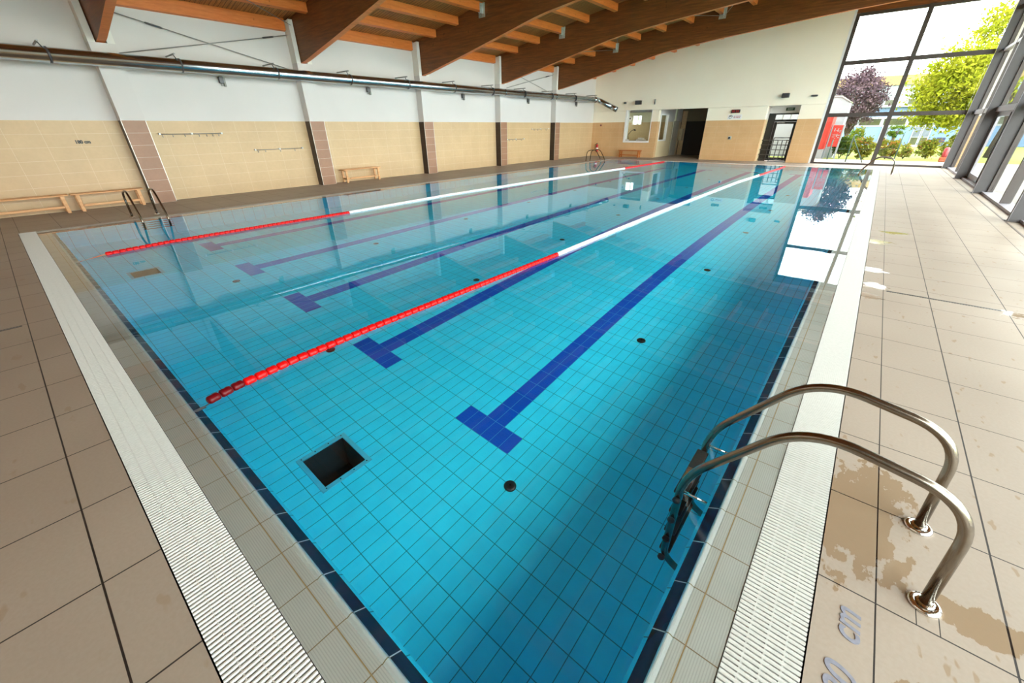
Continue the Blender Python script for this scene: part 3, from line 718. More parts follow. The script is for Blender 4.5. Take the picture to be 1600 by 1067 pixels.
# ------------------------------------------------------------------ pool ladders
def ladder(loc, rz, label):
    t = thing('pool_ladder', label, 'ladder', loc, rz, 'steel pool ladders')
    for sy in (-0.235, 0.235):
        path = arc([(0.352, sy, 0), (0.314, sy, 0.547), (-0.237, sy, 0.637), (-0.644, sy, 0.073), (-0.645, sy, -0.92), (-0.51, sy, -1.02)], [0.19, 0.20, 0.16, 0.12], 10)
        MB().tube(path, 0.0215, 20).build('handrail', M_STEEL, t)
        fl = MB().lathe([(0.055, 0), (0.055, 0.006), (0.048, 0.014), (0.034, 0.018), (0.032, 0.010), (0.030, 0.010), (0.029, 0.022), (0.022, 0.022)], 28, (0.352, sy, 0)).build('flange', M_FLANGE, t)
        MB().tube([(-0.645, sy, -0.07), (-0.50, sy, -0.07)], 0.011, 10).build('wall_strut', M_FLANGE, t)
    for k in range(4):
        z = -0.14 - 0.25 * k
        st = MB(); st.bbox(-0.68, -0.612, -0.215, 0.215, z - 0.028, z, 0.006); s_ = st.build('step', M_TREAD, t)
        MB().bbox(-0.675, -0.615, -0.10, 0.02, z, z + 0.004, 0.001).build('step_plate', M_FLANGE, s_)
        for sy in (-1, 1):
            MB().lathe([(0.02, 0), (0.022, 0.02), (0.012, 0.03)] if sy > 0 else [(0.012, -0.03), (0.022, -0.02), (0.02, 0)], 10, (-0.645, sy * 0.256, z - 0.014), 'y').build('bolt_cap', M_TREAD, s_)
    return t
ladder((0, 2.2, 0), 0, 'polished steel pool ladder rails in right foreground by the deck marking')
ladder((GX0, 2.08, 0), PI, 'steel pool ladder at the side wall in front of the nearest pillar')
ladder((0, 22.95, 0), 0, 'steel pool ladder at the far end of right-hand deck before garden window')
ladder((GX0, 22.95, 0), PI, 'steel pool ladder in far corner in front of the wall extinguisher')

# ------------------------------------------------------------------ lane ropes
FL = MB().lathe([(0.010, -0.042), (0.024, -0.042), (0.034, -0.034), (0.036, -0.015), (0.034, -0.004), (0.0345, 0.004), (0.036, 0.015), (0.034, 0.034), (0.024, 0.042), (0.010, 0.042)], 14, (0, 0, 0), 'y')
bmf = FL.bm.copy(); FL.bm.free()
def float_mesh(name, mat):
    me = bpy.data.meshes.new(name); bmf.to_mesh(me); me.materials.append(mat); return me
FM = {'r': float_mesh('float_red', M_RED), 'd': float_mesh('float_dark', M_DKRED), 'w': float_mesh('float_white', M_WFLOAT)}
def rope(label, path, ry0, dark):
    t = thing('lane_rope', label, 'lane rope', (path[0][1], path[0][0], 0.0), group='floating lane ropes'); X0, Y0 = path[0][1], path[0][0]
    px = lambda y: lerp([(a, b) for a, b in path], y)
    pts = [(px(y) , y, -0.02 + 0.032 * min(1, (y - Y0) / 0.3) if y < 12 else -0.02 + 0.032 * min(1, (24.76 - y) / 0.3)) for y in [Y0 + (24.76 - Y0) * i / 80 for i in range(81)]]
    MB((X0, Y0, 0)).tube(pts, 0.007, 6).build('cable', M_CABLE if dark else simple('orange_cord', srgb(190, 120, 70), 0.7), t)
    MB((X0, Y0, 0)).tube([(px(Y0 + .01), Y0 - 0.02, -0.025), (px(Y0), Y0 + 0.05, -0.012)], 0.016, 8).build('end_hook', M_GREYMETAL, t)
    y = ry0; rest = bmesh.new(); n = 0; rm = []
    while y < 24.4:
        key = 'd' if dark and n < 3 else ('w' if 5.28 < y < 19.6 else 'r')
        loc = Vector((px(y), y, 0.012)); ang = math.atan2(px(y + 0.1) - px(y - 0.1), 0.2)
        if n < 100:
            o = bpy.data.objects.new('float', FM[key]); C.objects.link(o); o.parent = t; o.location = loc - Vector((X0, Y0, 0)); o.rotation_euler = (0, 0, -ang)
            if n == 0: o['label'] = 'end float'
        else:
            mp = {}
            for v in bmf.verts: mp[v.index] = rest.verts.new(v.co + loc - Vector((X0, Y0, 0)))
            for f in bmf.faces:
                g = rest.faces.new([mp[v.index] for v in f.verts]); g.smooth = f.smooth; g.material_index = 0 if key == 'w' else 1
        n += 1; y += 0.0885
    me = bpy.data.meshes.new('far_floats'); rest.to_mesh(me); me.materials.append(M_WFLOAT); me.materials.append(M_RED)
    o = bpy.data.objects.new('float', me); C.objects.link(o); o.parent = t; o['kind'] = 'stuff'
bmf.verts.ensure_lookup_table(); bmf.verts.index_update()
rope('red and white lane rope nearer the camera, starting with dark red floats', [(0.46, -3.575), (0.56, -3.606), (0.75, -3.65), (1.2, -3.70), (2.0, -3.732), (5.4, -3.73), (7.2, -3.775), (10.7, -3.83), (16.8, -3.82), (20, -3.68), (23.6, -3.545), (24.8, -3.53)], 0.578, True)
rope('red and white lane rope farther away, nearer the tiled side wall', [(0.46, -9.39), (0.78, -9.53), (1.7, -9.68), (3.2, -9.70), (5.2, -9.68), (8.7, -9.88), (12.6, -9.83), (19.7, -9.45), (24.1, -9.38), (24.8, -9.37)], 0.86, False)

# ------------------------------------------------------------------ end wall: office window, doorway, recess with glass door
wh = YF
w1 = sroot('window_1', (-12.57, wh, 0.87)); o = w1.location
a = MB(o); a.box(-13.46, -13.35, wh - 0.03, wh + 0.33, 0.86, 2.705); a.box(-11.735, -11.70, wh - 0.01, wh + 0.33, 0.86, 2.705); a.box(-13.35, -11.735, wh - 0.03, wh + 0.33, 0.86, 0.96); a.box(-13.35, -11.735, wh + 0.1, wh + 0.33, 2.66, 2.705)
a.build('window_frame', M_WHITE, w1)
a = MB(o); a.box(-13.35, -11.735, wh + 0.14, wh + 0.15, 0.96, 2.66); a.build('window_glass', M_GLASS, w1)
a = MB(o); a.bbox(-13.2, -11.66, wh + 0.03, wh + 0.13, 2.55, 2.68, 0.02); a.build('blind_box', M_GREYMETAL, w1)
# office behind the window
m = MB()
m.box(-15.2, -15.0, YF + 0.3, 30.4, -0.1, 1.7); m.box(-15.2, -15.0, YF + 0.3, 30.4, 2.1, 2.95); m.box(-15.2, -11.2, 30.2, 30.4, -0.1, 1.88); m.box(-15.2, -14.25, 30.2, 30.4, 1.88, 2.47); m.box(-13.55, -11.2, 30.2, 30.4, 1.88, 2.47); m.box(-15.2, -11.2, 30.2, 30.4, 2.47, 2.95)  # gap in the unseen left side, added to let daylight into the office
struct(m.build('wall_office', wall_mat('office_wall_finish', srgb(190, 172, 132), srgb(198, 180, 140), 0, paint=(srgb(206, 210, 186), srgb(212, 216, 192)))))
m = MB(); m.box(-15.2, -8.2, YF + 0.3, 31.8, 2.9, 3.0); struct(m.build('ceiling_office', M_PAINT))
w2 = sroot('window_2', (-13.9, 30.2, 1.88)); o = w2.location
a = MB(o)
for q in ((-14.25, -14.2, 1.88, 2.47), (-13.6, -13.55, 1.88, 2.47), (-14.2, -13.6, 1.88, 1.93), (-14.2, -13.6, 2.42, 2.47), (-13.86, -13.82, 1.93, 2.42)): a.box(q[0], q[1], 30.17, 30.3, q[2], q[3])
a.build('window_frame', M_WHITE, w2); a = MB(o); a.box(-14.2, -13.6, 30.24, 30.25, 1.93, 2.42); a.build('window_glass', M_GLASS, w2)
t = thing('wall_clock', 'round white wall clock beside the small window inside the office', 'clock', (-14.42, 30.2, 2.27))
MB((-14.42, 30.2, 2.27)).lathe([(0.13, -0.04), (0.14, -0.02), (0.14, 0)], 24, (-14.42, 30.2, 2.27), 'y').build('case', M_WHITE, t)
MB((-14.42, 30.2, 2.27)).lathe([(0.05, -0.045), (0.05, -0.04)], 16, (-14.42, 30.2, 2.27), 'y').build('dial_centre', M_BLACK, t)
t = thing('desk', 'plain office desk seen low through the office window', 'desk', (-13.0, 29.6, 0)); o = t.location
MB(o).bbox(-14.2, -11.9, 29.2, 30.1, 0.74, 0.78, 0.005).build('desktop', M_BENCHX, t)
for xx in (-14.15, -11.98):
    for yy in (29.25, 30.02): MB(o).box(xx, xx + 0.05, yy, yy + 0.05, 0, 0.74).build('leg', M_GREYMETAL, t)
t = thing('printer', 'white printer standing on the office desk', 'printer', (-13.15, 29.6, 0.78)); o = t.location
MB(o).bbox(-13.45, -12.9, 29.35, 29.85, 0.78, 1.0, 0.02).build('body', M_WHITE, t); MB(o).bbox(-13.35, -13.0, 29.4, 29.75, 1.0, 1.10, 0.02).build('lid', M_WHITE, t); MB(o).box(-13.4, -12.95, 29.25, 29.36, 0.84, 0.86).build('paper_tray', M_GREYMETAL, t)
t = thing('telephone', 'black telephone on the office desk left of the printer', 'telephone', (-13.9, 29.5, 0.78)); o = t.location
MB(o).bbox(-14.05, -13.78, 29.35, 29.6, 0.78, 0.86, 0.015).build('base', M_BLACK, t); MB(o).bbox(-14.04, -13.98, 29.35, 29.6, 0.86, 0.91, 0.015).build('handset', M_BLACK, t)
t = thing('desk_lamp', 'black bent desk lamp behind the office window', 'lamp', (-14.1, 29.7, 0.78)); o = t.location
MB(o).lathe([(0.09, 0), (0.09, 0.02), (0.02, 0.03)], 16, (-14.1, 29.7, 0.78)).build('base', M_BLACK, t)
MB(o).tube(arc([(-14.1, 29.7, 0.8), (-14.25, 29.7, 1.25), (-13.95, 29.65, 1.55), (-13.75, 29.6, 1.6)], 0.1, 5), 0.018, 8).build('arm', M_BLACK, t)
MB(o).lathe([(0.03, 0.10), (0.09, 0.0), (0.085, 0.0)], 16, (-13.72, 29.6, 1.52)).build('shade', M_BLACK, t)
t = thing('notice', 'small white notice standing in the lower left corner of the office window', 'notice', (-13.25, wh + 0.05, 0.96)); MB(t.location).bbox(-13.33, -13.08, wh + 0.02, wh + 0.03, 0.96, 1.04, 0.002).build('card', M_SIGN, t); MB(t.location).box(-13.3, -13.1, wh + 0.016, wh + 0.0195, 0.985, 1.0).build('text_line', M_TEXT, t)
# doorway passage
m = MB()
m.box(-11.42, -11.28, YF + 0.3, 27.80, -0.1, 2.9); m.box(-11.42, -11.28, 29.1, 31.8, -0.1, 2.9); m.box(-11.42, -11.28, 27.80, 29.1, -0.1, 0.94); m.box(-11.42, -11.28, 27.80, 29.1, 2.46, 2.9)
struct(m.build('wall_passage_left', M_REVEAL))
m = MB(); m.box(-8.45, -8.3, YF + 0.3, 31.8, -0.1, 2.9); m.box(-11.42, -8.3, 31.5, 31.8, -0.1, 2.9)
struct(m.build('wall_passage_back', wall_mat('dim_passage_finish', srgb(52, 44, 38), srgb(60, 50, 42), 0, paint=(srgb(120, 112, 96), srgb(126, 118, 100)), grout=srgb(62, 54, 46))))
w3 = sroot('window_3', (-11.3, 28.45, 0.94)); o = w3.location
a = MB(o)
for q in ((27.80, 27.87, 0.94, 2.46), (29.03, 29.1, 0.94, 2.46), (27.87, 29.03, 0.94, 1.01), (27.87, 29.03, 2.39, 2.46)): a.box(-11.43, -11.26, *q)
a.build('window_frame', M_WHITE, w3); a = MB(o); a.box(-11.355, -11.345, 27.87, 29.03, 1.01, 2.39); a.build('window_glass', M_GLASS, w3)
d = sroot('door_1', (-11.2, 30.6, 0)); o = d.location
MB(o).bbox(-11.24, -11.19, 29.9, 30.9, 0.02, 2.08, 0.005).build('door_leaf', simple('pale_grey_door', srgb(176, 170, 156), 0.5), d); MB(o).tube([(-11.17, 30.0, 1.02), (-11.17, 30.12, 1.02)], 0.012, 8).build('door_handle', M_STEEL, d)
d = sroot('door_2', (-10.9, 31.4, 0)); o = d.location
MB(o).box(-11.22, -10.92, 31.44, 31.49, 0.0, 2.66).build('pale_jamb', simple('jamb_paint', srgb(196, 168, 128), 0.6), d)  # jamb painted paler than the door leaf and passage walls
MB(o).bbox(-10.9, -8.6, 31.44, 31.49, 0.0, 2.05, 0.005).build('door_leaf', simple('near_black_door', srgb(22, 19, 17), 0.6), d)
t = thing('wall_locker', 'beige cabinet hanging dimly at the back of the dark passage', 'cabinet', (-11.45, 31.4, 1.2))
MB((-11.45, 31.4, 1.2)).bbox(-11.2, -10.95, 31.1, 31.44, 0.9, 1.62, 0.01).build('body', simple('beige_cabinet', srgb(190, 176, 140), 0.6), t); MB((-11.45, 31.4, 1.2)).box(-11.18, -10.97, 31.09, 31.1, 0.93, 1.59).build('door', simple('beige_cabinet', srgb(190, 176, 140), 0.6), t)
# recess with glass door
m = MB()
RB = 28.3
m.box(-5.6, -5.45, YF + 0.3, RB + 0.1, -0.1, 2.9); m.box(-3.97, -3.82, YF + 0.3, RB + 0.1, -0.1, 2.9); m.box(-5.6, -3.82, YF + 0.3, RB + 0.1, 2.66, 2.9); m.box(-5.45, -3.97, RB, RB + 0.1, 2.33, 2.66)
struct(m.build('wall_recess', M_REVEAL))
d = sroot('door_3', (-4.6, RB, 0)); o = d.location
a = MB(o)
for q in ((-5.45, -5.12, 0, 2.33), (-4.06, -3.97, 0, 2.33), (-5.12, -4.06, 2.26, 2.33), (-5.12, -4.06, 1.93, 2.03)): a.bbox(q[0], q[1], RB - 0.03, RB + 0.06, q[2], q[3], 0.004)
a.build('door_frame', M_BLACKFRAME, d)
a = MB(o)
for q in ((-5.11, -4.97, 0.02, 1.92), (-4.20, -4.07, 0.02, 1.92), (-4.97, -4.20, 0.02, 0.18), (-4.97, -4.20, 1.82, 1.92)): a.bbox(q[0], q[1], RB - 0.02, RB + 0.03, q[2], q[3], 0.004)
a.build('door_leaf', M_BLACKFRAME, d)
a = MB(o); a.box(-4.97, -4.20, RB, RB + 0.01, 0.18, 1.82); a.box(-5.12, -4.06, RB + 0.01, RB + 0.02, 2.03, 2.26); a.build('door_glass', M_GLASS, d)
a = MB(o)
for x in (-4.78, -4.42): a.box(x - 0.015, x + 0.015, RB - 0.01, RB + 0.03, 2.03, 2.26)
a.build('transom_bar', simple('pale_transom_bar', srgb(190, 188, 184), 0.5), d)
MB(o).bbox(-4.98, -4.62, RB - 0.09, RB - 0.02, 1.86, 1.92, 0.01).build('door_closer', M_GREYMETAL, d)
MB(o).tube([(-4.28, RB - 0.07, 0.95), (-4.15, RB - 0.07, 0.95)], 0.012, 8).build('door_handle', M_STEEL, d)
t = thing('exit_sign', 'small dark green EXIT sign above the glass end door', 'sign', (-4.50, RB - 0.03, 2.50)); o = t.location
MB(o).bbox(-4.73, -4.33, RB - 0.05, RB - 0.001, 2.44, 2.58, 0.006).build('housing', M_EXITSIGN, t)
text('lettering', 'EXIT', 0.12, M_EXITTXT, (-0.03, -0.024, -0.03), (PI / 2, 0, 0), t, 0.001, 0, 1.0, 'CENTER')
t = thing('guard_rail', 'dark steel guard rail standing in front of the glass end door', 'railing', (-4.45, 27.75, 0)); o = t.location
for x in (-4.84, -4.03): MB(o).tube([(x, 27.75, 0), (x, 27.75, 1.17)], 0.022, 10).build('post', M_DARKMETAL, t)
for z in (0.1, 0.34, 0.59, 0.82, 1.05): MB(o).tube([(-5.40, 27.78, z), (-4.03, 27.75, z)], 0.02, 8).build('rail', M_DARKMETAL, t)
MB(o).tube([(-4.84, 27.75, 1.17), (-4.03, 27.75, 1.17)], 0.022, 10).build('top_rail', M_DARKMETAL, t)
for x in (-4.62, -4.42, -4.22): MB(o).tube([(x, 27.75, 0.1), (x, 27.75, 1.05)], 0.02, 8).build('baluster', M_DARKMETAL, t)
MB(o).box(-4.86, -4.0, 27.6, 27.9, 0.0, 0.03).build('base_plate', M_DARKMETAL, t)

# small fittings on the end wall
def speaker(label, x, z, w, h):
    t = thing('loudspeaker', label, 'loudspeaker', (x, YF, z), group='loudspeakers on the end wall'); o = t.location
    MB(o).bbox(x - w / 2, x + w / 2, YF - 0.28, YF - 0.06, z - h / 2, z + h / 2, 0.015).build('cabinet', M_BLACK, t)
    MB(o).bbox(x - w / 2 + 0.02, x + w / 2 - 0.02, YF - 0.288, YF - 0.279, z - h / 2 + 0.02, z + h / 2 - 0.02, 0.003).build('grille', M_DARKMETAL, t)
    MB(o).box(x - 0.04, x + 0.04, YF - 0.07, YF, z - 0.04, z + 0.04).build('bracket', M_DARKMETAL, t)
speaker('black loudspeaker above the office window', -12.63, 3.08, 0.36, 0.22)
speaker('black loudspeaker above the recessed glass door', -4.75, 3.09, 0.32, 0.2)
t = thing('security_camera', 'small dark camera on the end wall left of the loudspeaker', 'camera', (-13.53, YF, 3.1)); o = t.location
MB(o).lathe([(0.05, -0.2), (0.055, -0.06), (0.03, -0.05)], 14, (-13.53, YF, 3.1), 'y').build('body', M_DARKMETAL, t); MB(o).box(-13.56, -13.5, YF - 0.06, YF, 3.07, 3.13).build('mount', M_GREYMETAL, t)
t = thing('wall_sensor', 'narrow grey fitting on the end wall between office window and doorway', 'sensor', (-11.62, YF, 3.09)); o = t.location
MB(o).bbox(-11.66, -11.59, YF - 0.1, YF, 2.95, 3.22, 0.01).build('body', M_GREYMETAL, t); MB(o).box(-11.65, -11.60, YF - 0.108, YF - 0.1, 3.0, 3.1).build('lens', M_DARKMETAL, t)
t = thing('emergency_lamp', 'flat dark oval lamp on the end wall near the garden window', 'lamp', (-3.53, YF, 3.03)); o = t.location
MB(o).bbox(-3.67, -3.39, YF - 0.13, YF - 0.01, 2.99, 3.07, 0.03).build('body', M_DARKMETAL, t); MB(o).box(-3.6, -3.46, YF - 0.02, YF, 2.99, 3.05).build('mount', M_DARKMETAL, t)
t = thing('clock_display', 'dark digital clock display with red digits on the end wall', 'clock', (-6.96, YF, 2.46)); o = t.location
MB(o).bbox(-7.18, -6.75, YF - 0.08, YF, 2.38, 2.54, 0.008).build('housing', M_BLACK, t)
for x in (-7.11, -7.03, -6.91, -6.83):
    a = MB(o); a.box(x - 0.025, x + 0.025, YF - 0.084, YF - 0.08, 2.495, 2.507); a.box(x - 0.025, x + 0.025, YF - 0.084, YF - 0.08, 2.415, 2.427); a.box(x - 0.025, x - 0.013, YF - 0.084, YF - 0.08, 2.427, 2.495); a.box(x + 0.013, x + 0.025, YF - 0.084, YF - 0.08, 2.427, 2.495)
    a.build('digit', M_LED, t)
t = thing('no_diving_notice', 'white notice with black diving symbol and red lettering below clock', 'notice', (-6.97, YF, 2.19)); o = t.location
MB(o).bbox(-7.33, -6.61, YF - 0.012, YF, 2.08, 2.30, 0.002).build('panel', M_SIGN, t)
a = MB(o); a.tube([(-7.17 + 0.09 * math.cos(k * PI / 9), YF - 0.014, 2.19 + 0.085 * math.sin(k * PI / 9)) for k in range(13)], 0.010, 6); a.tube([(-7.26, YF - 0.014, 2.21), (-7.17, YF - 0.014, 2.23), (-7.12, YF - 0.014, 2.17)], 0.014, 6); a.tube([(-7.24, YF - 0.014, 2.11), (-7.12, YF - 0.014, 2.115)], 0.010, 6)
a.build('symbol', M_TEXT, t)
a = MB(o)
for r in range(2):
    z = 2.215 - r * 0.06; x = -7.02
    for wd in ((0.08, 0.05, 0.09, 0.06), (0.11, 0.13, 0.05))[r]:
        a.box(x, x + wd, YF - 0.0145, YF - 0.0125, z - 0.015, z + 0.015); x += wd + 0.02
a.build('lettering', M_REDTEXT, t)
t = thing('wall_switch', 'small square grey switch on the beige tiles under the notice', 'switch', (-6.98, YF, 1.16)); o = t.location
MB(o).bbox(-7.06, -6.90, YF - 0.05, YF, 1.08, 1.24, 0.008).build('plate', M_GALV, t); MB(o).bbox(-7.04, -6.96, YF - 0.06, YF - 0.05, 1.11, 1.21, 0.004).build('rocker', M_BLACK, t)
t = thing('call_point', 'small red-brown call point high on tiles in the far corner', 'alarm', (-15.18, YF, 1.87)); o = t.location
MB(o).bbox(-15.23, -15.13, YF - 0.04, YF, 1.82, 1.92, 0.006).build('box', simple('brick_red_plastic', srgb(150, 60, 44), 0.5), t); MB(o).box(-15.205, -15.155, YF - 0.045, YF - 0.04, 1.845, 1.895).build('button', M_DARKMETAL, t)
def extinguisher(label, x, y, z, s=1.0, mat=M_EXT, wall=True):
    t = thing('fire_extinguisher', label, 'fire extinguisher', (x, y, z)); o = t.location
    MB(o).lathe([(0.02, 0), (0.075 * s, 0.005), (0.08 * s, 0.03), (0.08 * s, 0.40 * s), (0.06 * s, 0.46 * s), (0.025, 0.49 * s)], 18, (x, y, z)).build('cylinder', mat, t)
    MB(o).bbox(x - 0.02, x + 0.02, y - 0.09 * s, y + 0.03, z + 0.49 * s, z + 0.55 * s, 0.006).build('valve', M_BLACK, t)
    MB(o).tube(arc([(x, y - 0.05, z + 0.52 * s), (x - 0.13 * s, y - 0.04, z + 0.48 * s), (x - 0.11 * s, y - 0.04, z + 0.15 * s)], 0.06, 5), 0.012, 8).build('hose', M_BLACK, t)
    MB(o).lathe([(0.0815 * s, 0.20 * s), (0.0815 * s, 0.28 * s)], 18, (x, y, z)).build('label_band', M_SIGN, t)
    if wall: MB(o).box(x - 0.03, x + 0.03, y + 0.07 * s, y + 0.115, z + 0.2, z + 0.4).build('wall_hook', M_DARKMETAL, t)
    return t
extinguisher('red fire extinguisher hanging on the end wall in the far corner', -15.28, YF - 0.115, 0.24, 1.0)

# ------------------------------------------------------------------ garden window in the end wall
w = sroot('window_4', (-0.3, YF + 0.1, 0)); o = w.location
fy0, fy1 = YF + 0.02, YF + 0.14
a = MB(o)
a.box(-2.86, -2.72, fy0, fy1, 0, 6.12)
a.box(-0.46, -0.29, fy0 - 0.04, fy1, 0, 6.15)
for x0, x1 in ((-2.72, -0.46), (-0.29, 2.10)):
    for z0, z1 in ((0.0, 0.08), (2.09, 2.25), (4.205, 4.365), (6.02, 6.13)): a.box(x0, x1, fy0, fy1, z0, z1)
a.build('window_frame', M_FRAME, w)
a = MB(o)
for x0, x1 in ((-2.72, -0.46), (-0.29, 2.10)):
    for z0, z1 in ((0.08, 2.09), (2.25, 4.205), (4.365, 6.02)): a.box(x0, x1, fy0 + 0.06, fy0 + 0.07, z0, z1)
a.build('window_glass', M_GLASS, w)
m = MB(); m.box(-2.86, XR, YF - 0.02, YF + 0.28, 6.13, 6.40); struct(m.build('trim_4', M_BEAM), 'brown timber fascia above the garden window')
m = MB(); m.box(-2.95, -2.86, YF - 0.006, YF + 0.3, 0, 6.3); struct(m.build('trim_5', M_WHITE), 'pale edge of wall beside garden window')

# ------------------------------------------------------------------ right-hand glass facade
m = MB(); m.box(2.3, XR, YN - 0.3, -1.86, 0, 6.55); struct(m.build('wall_right', M_PAINT))
COLY = [-1.7, 3.2, 8.05, 12.95, 17.86, 22.37, 27.30]
XG = 2.42
for k, y in enumerate(COLY):
    t = thing('facade_column', ['grey facade column behind the camera', 'grey facade column, out of view beside the camera', 'grey facade column, outside right frame edge', 'grey facade column cut by the right frame edge', 'grey facade column between patio door and fixed panes', 'grey facade column between corner panes and patio door', 'grey corner column where facade meets garden window'][k], 'column', (2.24, y, 0), group='columns of the glass facade'); o = t.location
    MB(o).bbox(2.10, 2.42, y - 0.075, y + 0.075, 0, zr(2.3), 0.006).build('shaft', M_COLUMN, t)
    MB(o).box(2.094, 2.10, y - 0.075, y - 0.055, 0, zr(2.3)).build('edge_strip', M_PALEFRAME, t)
    MB(o).bbox(2.07, 2.46, y - 0.10, y + 0.10, 0, 0.015, 0.003).build('foot_plate', M_FRAME, t)
for k, (ya, yb) in enumerate(zip(COLY, COLY[1:])):
    w = sroot('window_%d' % (5 + k), (XG, (ya + yb) / 2, 0)); o = w.location
    y0, y1 = ya + 0.075, yb - 0.075; ym = (ya + yb) / 2
    door = (k == 4)
    a = MB(o)
    for z0, z1 in ((2.09, 2.25), (4.24, 4.34), (5.55, 5.7)): a.box(2.30, XG + 0.05, y0, y1, z0, z1)
    a.build('transom', M_PALEFRAME, w)
    a = MB(o); a.box(2.29, XG + 0.05, ym - 0.045, ym + 0.045, 2.25 if door else 0.06, zr(2.3)); a.box(2.36, XG + 0.05, y0, y0 + 0.06, 0.06, zr(2.4)); a.box(2.36, XG + 0.05, y1 - 0.06, y1, 0.06, zr(2.4))
    a.build('mullion', M_FRAME, w)
    a = MB(o); a.box(2.26, XG + 0.12, y0, y1, 0, 0.055); a.build('sill', M_PALEFRAME, w)
    a = MB(o)
    for z0, z1 in ((0.06, 2.09), (2.25, 4.24), (4.34, 5.55), (5.7, zr(2.4) - 0.02)):
        if door and z0 < 1: continue
        a.box(XG, XG + 0.01, y0 + 0.06, ym - 0.045, z0, z1); a.box(XG, XG + 0.01, ym + 0.045, y1 - 0.06, z0, z1)
    a.build('window_glass', M_TGLASS, w)
    if door:
        d = sroot('door_4', (XG, ym, 0)); o = d.location
        for s, (da, db) in enumerate(((y0 + 0.06, ym), (ym, y1 - 0.06))):
            a = MB(o)
            for q in ((da + 0.01, da + 0.14, 0.06, 2.08), (db - 0.14, db - 0.01, 0.06, 2.08), (da + 0.14, db - 0.14, 0.06, 0.22), (da + 0.14, db - 0.14, 1.95, 2.08)): a.bbox(XG - 0.03, XG + 0.03, q[0], q[1], q[2], q[3], 0.004)
            lf = a.build('door_leaf', M_PALEFRAME, d)
            a = MB(o); a.box(XG, XG + 0.01, da + 0.14, db - 0.14, 0.22, 1.95); a.build('door_glass', M_TGLASS, lf)
        MB(o).box(XG - 0.05, XG - 0.03, ym - 0.02, ym + 0.02, 0.08, 2.05).build('meeting_gasket', M_BLACK, d)
        MB(o).tube([(XG - 0.08, ym - 0.12, 0.95), (XG - 0.08, ym - 0.12, 1.15)], 0.012, 8).build('door_handle', M_BLACK, d)
m = MB(); m.box(2.055, 2.085, YN, YF, 0.0, 0.004); struct(m.build('trim_6', simple('facade_channel', srgb(120, 110, 104), 0.5, 0.3)), 'narrow drainage channel along the glass facade')
m = MB(); m.box(XG - 0.02, XR, YN - 0.3, YF + 0.35, 6.5, 6.75); struct(m.build('trim_7', M_BEAM), 'timber edge above the facade')

# ------------------------------------------------------------------ outside
def gz(y): return -0.03 if y < 33 else (-0.03 - 0.72 * min(1, (y - 33) / 30))
m = MB()
yy = [YF + 0.3, 30, 33, 40, 48, 56, 63, 90, 130]
for ya, yb in zip(yy, yy[1:]):
    m.face([(-70, ya, gz(ya) - 0.02), (70, ya, gz(ya) - 0.02), (70, yb, gz(yb) - 0.02), (-70, yb, gz(yb) - 0.02)])
m.face([(XR, -60, -0.05), (70, -60, -0.05), (70, YF + 0.3, -0.05), (XR, YF + 0.3, -0.05)])
g = m.build('ground', M_LAWN); struct(g)
m = MB(); m.box(-8.4, 8, YF + 0.3, 31.9, -0.2, -0.02); m.box(XR, 7, -20, YF + 0.3, -0.2, -0.02); m.box(1.2, 2.9, 46, 73, -0.9, gz(60) + 0.02) if False else None
struct(m.build('path', M_PAVE))

def leaves(mb, c, rad, n, size, clusters, squash=1.0, mi=0, hollow=0.55):
    cs = []
    for i in range(clusters):
        while True:
            p = Vector((random.uniform(-1, 1), random.uniform(-1, 1), random.uniform(-1, 1)))
            if hollow < p.length < 1: break
        cs.append((Vector(c) + Vector((p.x * rad[0], p.y * rad[1], p.z * rad[2])) * 0.82, random.uniform(0.16, 0.30)))
    for i in range(n):
        cc, cr = cs[i % clusters]; d = Vector((random.gauss(0, 1), random.gauss(0, 1), random.gauss(0, 0.8))) * 0.6
        p = cc + Vector((d.x * rad[0], d.y * rad[1], d.z * rad[2])) * cr
        a = Vector((random.gauss(0, 1), random.gauss(0, 1), random.gauss(0, 1))).normalized(); b = a.cross(Vector((random.gauss(0, 1), random.gauss(0, 1), random.gauss(0, 1)))).normalized()
        s = size * random.uniform(0.6, 1.3)
        mb.face([p - a * s, p + b * s * 0.45, p + a * s, p - b * s * 0.45], mi)
def tree(label, x, y, z0, trunk_h, c, rad, n, size, clusters, mat, cat='tree', name='tree'):
    t = thing(name, label, cat, (x, y, z0)); o = t.location
    MB(o).tube([(x, y, z0), (x + 0.1, y, z0 + trunk_h * 0.5), (c[0], c[1], c[2])], [0.22, 0.16, 0.06], 10).build('trunk', M_BARK, t)
    a = MB(o)
    for k in range(6):
        an = k * PI / 3; a.tube([(x + 0.08, y, z0 + trunk_h * 0.7), (c[0] + math.cos(an) * rad[0] * 0.5, c[1] + math.sin(an) * rad[1] * 0.5, c[2] + 0.2 * rad[2] * (k % 3))], [0.08, 0.02], 6)
    a.build('branches', M_BARK, t)
    a = MB(o); leaves(a, c, rad, n, size, clusters); a.build('foliage', mat, t)
    return t
tree('dark purple-leaved tree behind the red kiosk in the garden', -2.6, 43, gz(43), 1.6, (-2.6, 43, 3.5), (1.75, 1.5, 2.1), 8000, 0.11, 110, M_PLEAF)
tree('big bright green tree filling the right part of the garden window', 3.5, 38.5, gz(38), 2.2, (2.3, 38, 3.55), (2.45, 2.2, 2.6), 12000, 0.115, 130, M_LEAF)
tree('bright green upper tree crown behind the big green tree', 5.3, 42, gz(42), 4, (4.4, 42, 6.6), (2.6, 2.2, 2.2), 4200, 0.13, 60, M_LEAF)
